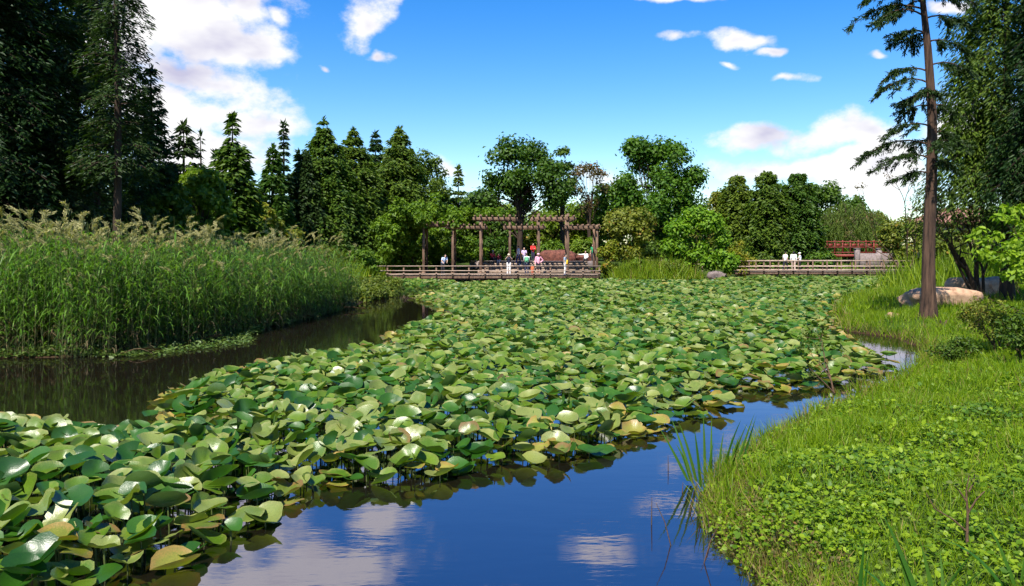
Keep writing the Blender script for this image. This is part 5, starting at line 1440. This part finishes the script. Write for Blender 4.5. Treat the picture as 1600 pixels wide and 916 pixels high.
def person(label, x, y, z, face=0.0, h=1.65, top=(.5, .5, .5), legs=(.03, .03, .05), shoes=(.6, .6, .6), pose='stand', sleeve='long', short=False, hair='short', hat=None, bag=None, group=None, lean=0.0, bagcol=(.3, .05, .05)):
    """face 0 looks at -Y; joints are laid out first and every garment follows them"""
    root = thing('person', label, 'person', (x, y, z), group, face)
    k = h / 1.68
    J = {}
    if pose == 'sit':
        J.update(pel=(0, .05, .48), chest=(0, .02, .82), neck=(0, 0, 1.0), head=(0, -.03, 1.15))
        for s, n in ((-1, 'l'), (1, 'r')):
            J['hip' + n] = (.09 * s, .03, .46); J['kn' + n] = (.11 * s, -.40, .47); J['an' + n] = (.11 * s, -.42, .09); J['toe' + n] = (.115 * s, -.56, .045)
            J['sh' + n] = (.175 * s, .01, .95); J['el' + n] = (.23 * s, -.08, .70); J['wr' + n] = (.13 * s, -.30, .62)
    else:
        J.update(pel=(0, 0, .93), chest=(0, 0, 1.24), neck=(0, -.01, 1.43), head=(0, -.04, 1.57))
        st = {'walk': .17}.get(pose, .0)
        for s, n in ((-1, 'l'), (1, 'r')):
            J['hip' + n] = (.09 * s, 0, .90); J['kn' + n] = (.095 * s, -.02 + st * s * .7, .49); J['an' + n] = (.10 * s, .02 + st * s, .085); J['toe' + n] = (.12 * s, -.12 + st * s, .04)
            J['sh' + n] = (.18 * s, 0, 1.39); J['el' + n] = (.24 * s, .02, 1.11); J['wr' + n] = (.25 * s, -.06, .86)
        if pose == 'photo':
            for s, n in ((-1, 'l'), (1, 'r')): J['el' + n] = (.27 * s, -.16, 1.27); J['wr' + n] = (.09 * s, -.27, 1.48)
        if pose == 'hip':
            J['elr'] = (.40, .06, 1.16); J['wrr'] = (.19, -.02, .98)
        if pose == 'fold':
            for s, n in ((-1, 'l'), (1, 'r')): J['el' + n] = (.23 * s, -.10, 1.12); J['wr' + n] = (.02 * s, -.22, 1.16)
        if pose == 'rail':
            for s, n in ((-1, 'l'), (1, 'r')): J['el' + n] = (.24 * s, -.20, 1.14); J['wr' + n] = (.17 * s, -.42, 1.02)
            for q in ('chest', 'neck', 'head', 'shl', 'shr', 'ell', 'elr', 'wrl', 'wrr'):
                j = J[q]; J[q] = (j[0], j[1] - (j[2] - .93) * .35, j[2] - (j[2] - .93) * .07)
    if pose == 'sit' and bag == 'point':
        J['ell'] = (-.42, -.08, .92); J['wrl'] = (-.66, -.12, .95)
    for q in list(J):
        j = np.array(J[q]) * k
        if lean and q[:3] not in ('kne', 'ank') and q[:2] not in ('kn', 'an', 'to', 'hi'): j[0] += lean * max(0, j[2] - .9 * k)
        J[q] = j
    g = lambda q: J[q]
    hd = J['head']
    # body: one fused surface with face, ears, hands and five fingers each
    b = MB()
    ellipsoid(b, hd + np.array([0, 0, .025]) * k, np.array([.076, .094, .105]) * k)
    ellipsoid(b, hd + np.array([0, -.03, -.055]) * k, np.array([.055, .062, .06]) * k)
    ellipsoid(b, hd + np.array([0, -.098, -.015]) * k, np.array([.013, .02, .024]) * k, 8, 6)
    for s in (-1, 1): ellipsoid(b, hd + np.array([.078 * s, .005, -.005]) * k, np.array([.012, .02, .03]) * k, 8, 6)
    capsule(b, g('neck') - np.array([0, 0, .05]) * k, hd - np.array([0, -.02, .05]) * k, .055 * k, .05 * k)
    capsule(b, g('pel'), g('chest'), .13 * k, .14 * k, .72); capsule(b, g('chest'), g('neck') - np.array([0, 0, .06]) * k, .14 * k, .07 * k, .7)
    capsule(b, g('shl'), g('shr'), .055 * k, .055 * k)
    for n, s in (('l', -1), ('r', 1)):
        capsule(b, g('hip' + n), g('kn' + n), .085 * k, .055 * k); capsule(b, g('kn' + n), g('an' + n), .055 * k, .036 * k)
        capsule(b, g('an' + n) - np.array([0, -.03, .03]) * k, g('toe' + n), .036 * k, .03 * k)
        capsule(b, g('sh' + n), g('el' + n), .05 * k, .038 * k); capsule(b, g('el' + n), g('wr' + n), .038 * k, .027 * k)
        w = g('wr' + n); d = unit(w - g('el' + n)); sd = unit(np.cross(d, [0, 1.0, .2])); nn = np.cross(d, sd)
        capsule(b, w, w + d * .075 * k, .026 * k, .034 * k, .6)
        for q, (o, ln) in enumerate(((-.030, .062), (-.010, .075), (.010, .070), (.030, .054))):
            f0 = w + d * .085 * k + sd * o * k; f1 = f0 + (d * .6 * ln + nn * .012) * k; f2 = f1 + (d * .42 * ln + nn * .022) * k
            capsule(b, f0 - d * .02 * k, f1, .010 * k, .0095 * k, 1, 6); capsule(b, f1, f2, .0095 * k, .008 * k, 1, 6)
        t0 = w + d * .03 * k - sd * .028 * k; t1 = t0 + (d * .03 - sd * .026) * k; capsule(b, t0, t1, .012 * k, .010 * k, 1, 6); capsule(b, t1, t1 + (d * .03 - sd * .004 + nn * .008) * k, .010 * k, .0085 * k, 1, 6)
    body = fused(b, 'body', SKIN, root, .011)
    # top
    t = MB()
    capsule(t, g('pel') + np.array([0, 0, .02]) * k, g('chest'), .148 * k, .162 * k, .78); capsule(t, g('chest'), g('neck') - np.array([0, 0, .075]) * k, .16 * k, .09 * k, .78); capsule(t, g('shl'), g('shr'), .074 * k, .074 * k)
    for n in 'lr':
        capsule(t, g('sh' + n), g('el' + n) if sleeve != 'short' else g('sh' + n) * .4 + g('el' + n) * .6, .072 * k, .056 * k)
        if sleeve == 'long': capsule(t, g('el' + n), g('wr' + n) * .92 + g('el' + n) * .08, .055 * k, .042 * k)
    fused(t, 'shirt', pm(top), root, .016)
    # trousers or shorts
    t = MB(); capsule(t, g('hipl') + np.array([0, 0, .04]) * k, g('hipr') + np.array([0, 0, .04]) * k, .10 * k, .10 * k)
    for n in 'lr':
        kn = g('kn' + n); an = g('an' + n) + np.array([0, 0, .03]) * k
        capsule(t, g('hip' + n), kn, .104 * k, .074 * k)
        if not short: capsule(t, kn, an, .074 * k, .058 * k)
    fused(t, 'shorts' if short else 'trousers', pm(legs), root, .016)
    for n in 'lr':
        t = MB(); capsule(t, g('an' + n) - np.array([0, -.035, .04]) * k, g('toe' + n) + np.array([0, 0, .004]) * k, .044 * k, .042 * k); capsule(t, g('an' + n), g('an' + n) - np.array([0, 0, .04]) * k, .045 * k, .044 * k)
        fused(t, 'shoe', pm(shoes), root, .012)
    # face details and hair
    for s in (-1, 1):
        t = MB(); ellipsoid(t, hd + np.array([.031 * s, -.088, .012]) * k, np.array([.012, .008, .008]) * k, 8, 5); t.build('eye', EYE, root, smooth=True)
    t = MB(); ellipsoid(t, hd + np.array([0, -.088, -.06]) * k, np.array([.022, .009, .007]) * k, 8, 5); t.build('mouth', LIP, root, smooth=True)
    if hair:
        t = MB(); ellipsoid(t, hd + np.array([0, .016, .052]) * k, np.array([.088, .094, .096]) * k)
        if hair == 'long':
            ellipsoid(t, hd + np.array([0, .06, -.05]) * k, np.array([.08, .055, .15]) * k)
        if hair == 'tail': capsule(t, hd + np.array([0, .1, .04]) * k, hd + np.array([0, .13, -.14]) * k, .04 * k, .018 * k)
        fused(t, 'hair', hair if not isinstance(hair, str) else DARKHAIR, root, .014)
    if hat:
        t = MB(); ellipsoid(t, hd + np.array([0, .005, .085]) * k, np.array([.096, .104, .075]) * k); ellipsoid(t, hd + np.array([0, -.03, .058]) * k, np.array([.13, .16, .014]) * k)
        fused(t, 'hat', pm(hat), root, .012)
    if bag == 'pack':
        t = MB(); c = g('chest') + np.array([0, .19, -.03]) * k; V, F = box_vf(c, np.array([.30, .17, .40]) * k); t.add(V, F); ellipsoid(t, c + np.array([0, .06, -.06]) * k, np.array([.13, .09, .12]) * k)
        bp = link('backpack', t.mesh('backpack', pm(bagcol), True)); bp.parent = root
        m = bp.modifiers.new('fuse', 'REMESH'); m.mode = 'VOXEL'; m.voxel_size = .016; s_ = bp.modifiers.new('soften', 'SMOOTH'); s_.iterations = 6
    if bag == 'sling':
        t = MB(); c = g('pel') + np.array([.10, -.14, .12]) * k; ellipsoid(t, c, np.array([.15, .09, .20]) * k); V, F = box_vf(c + np.array([0, 0, -.07]) * k, np.array([.26, .12, .2]) * k); t.add(V, F)
        fused(t, 'shoulder_bag', pm(bagcol), root, .016)
    return root


def people():
    FL = .56
    def X(px, d): return (px - 800) * d / FPX
    P = person
    G = 'people on the deck'
    P('person in pale blue top leaning over the deck rail at far left', X(692, 62.75), 62.75, FL, R(25), 1.62, (.48, .58, .78), (.02, .022, .03), (.7, .7, .7), 'rail', 'short', group=G, lean=.18)
    P('person in navy top and white trousers raising both hands to face', X(795, 63.0), 63.0, FL, 0, 1.62, (.015, .018, .04), (.78, .77, .75), (.75, .75, .75), 'photo', 'short', group=G, hat=(.62, .52, .36))
    P('person in white and navy carrying a green backpack at the rail', X(823, 63.4), 63.4, FL, R(175), 1.66, (.62, .66, .66), (.03, .035, .07), (.05, .05, .06), 'fold', 'short', bag='pack', bagcol=(.10, .34, .18), group=G)
    P('person in pink shirt and pink cap with hand on hip', X(841, 63.2), 63.2, FL, R(10), 1.66, (.80, .36, .46), (.02, .02, .03), (.3, .05, .04), 'hip', 'long', hat=(.80, .42, .50), short=True, group=G)
    P('small child in orange beside the person in pink', X(832, 62.7), 62.7, FL, R(-20), .82, (.75, .16, .06), (.55, .12, .06), (.5, .1, .05), 'stand', 'long', group=G)
    P('person in grey blue top with yellow shoulder bag at right of deck', X(883, 62.9), 62.9, FL, R(70), 1.60, (.30, .38, .46), (.70, .70, .70), (.10, .16, .45), 'stand', 'short', bag='sling', bagcol=(.85, .52, .03), group=G)
    TZ = .56 + .16 * 6
    P('person in dark red jacket sitting on the top step at left', X(770, 71.0), 71.25, TZ - .30, R(30), 1.66, (.34, .025, .03), (.02, .02, .03), (.6, .6, .6), 'sit', 'long', hair=plain('grey_hair', (.35, .33, .32)), group=G)
    P('child in maroon top and grey trousers sitting beside the dark red jacket', X(780, 70.9), 71.0, TZ - .30, R(-15), 1.3, (.20, .02, .03), (.42, .42, .46), (.7, .7, .7), 'sit', 'long', group=G)
    P('person in white top and navy trousers standing on the upper steps', X(810, 70.4), 70.5, .56 + .16 * 4, R(-75), 1.68, (.66, .68, .78), (.025, .035, .12), (.75, .75, .75), 'walk', 'long', group=G)
    P('person in lilac top sitting behind the standing white top', X(819, 72.3), 72.5, TZ - .02, R(10), 1.66, (.55, .44, .68), (.12, .12, .2), (.5, .5, .5), 'sit', 'short', hair='long', group=G)
    P('person in bright red jacket standing at the back of the terrace', X(833, 71.8), 72.2, TZ - .02, R(15), 1.62, (.62, .03, .03), (.03, .03, .06), (.1, .1, .1), 'fold', 'long', hair='long', group=G)
    P('person in white shirt sitting and pointing left by the red boulders', X(915, 72.2), 72.2, TZ - .30, R(-15), 1.62, (.78, .76, .74), (.03, .03, .035), (.1, .1, .1), 'sit', 'long', bag='point', group=G)
    P('person in green top at the right end of the pergola', X(927, 72.0), 72.3, TZ - .02, R(-30), 1.5, (.03, .30, .12), (.03, .04, .05), (.1, .1, .1), 'stand', 'short', group=G)
    B = 'people on the right footbridge'
    P('person in white shirt turned right, leftmost on the footbridge', X(1227, 70.0), 70.0, .66, R(120), 1.68, (.80, .80, .80), (.02, .02, .03), (.05, .05, .05), 'walk', 'short', group=B)
    P('person in white shirt and beige trousers, middle of the footbridge group', X(1240, 69.6), 69.6, .66, R(170), 1.72, (.82, .80, .78), (.55, .42, .36), (.3, .2, .18), 'stand', 'long', hair='long', group=B)
    P('person in white cap and dark clothes, rightmost on the footbridge', X(1250, 70.2), 70.2, .66, R(-120), 1.62, (.75, .74, .74), (.02, .02, .02), (.05, .05, .05), 'fold', 'short', hat=(.8, .8, .8), group=B)


people()
# a low bench edge for those sitting on the top step is the step itself
dg = sum(len(o.data.polygons) for o in bpy.data.objects if o.type == 'MESH')
print('polygons', dg, 'objects', len(bpy.data.objects))
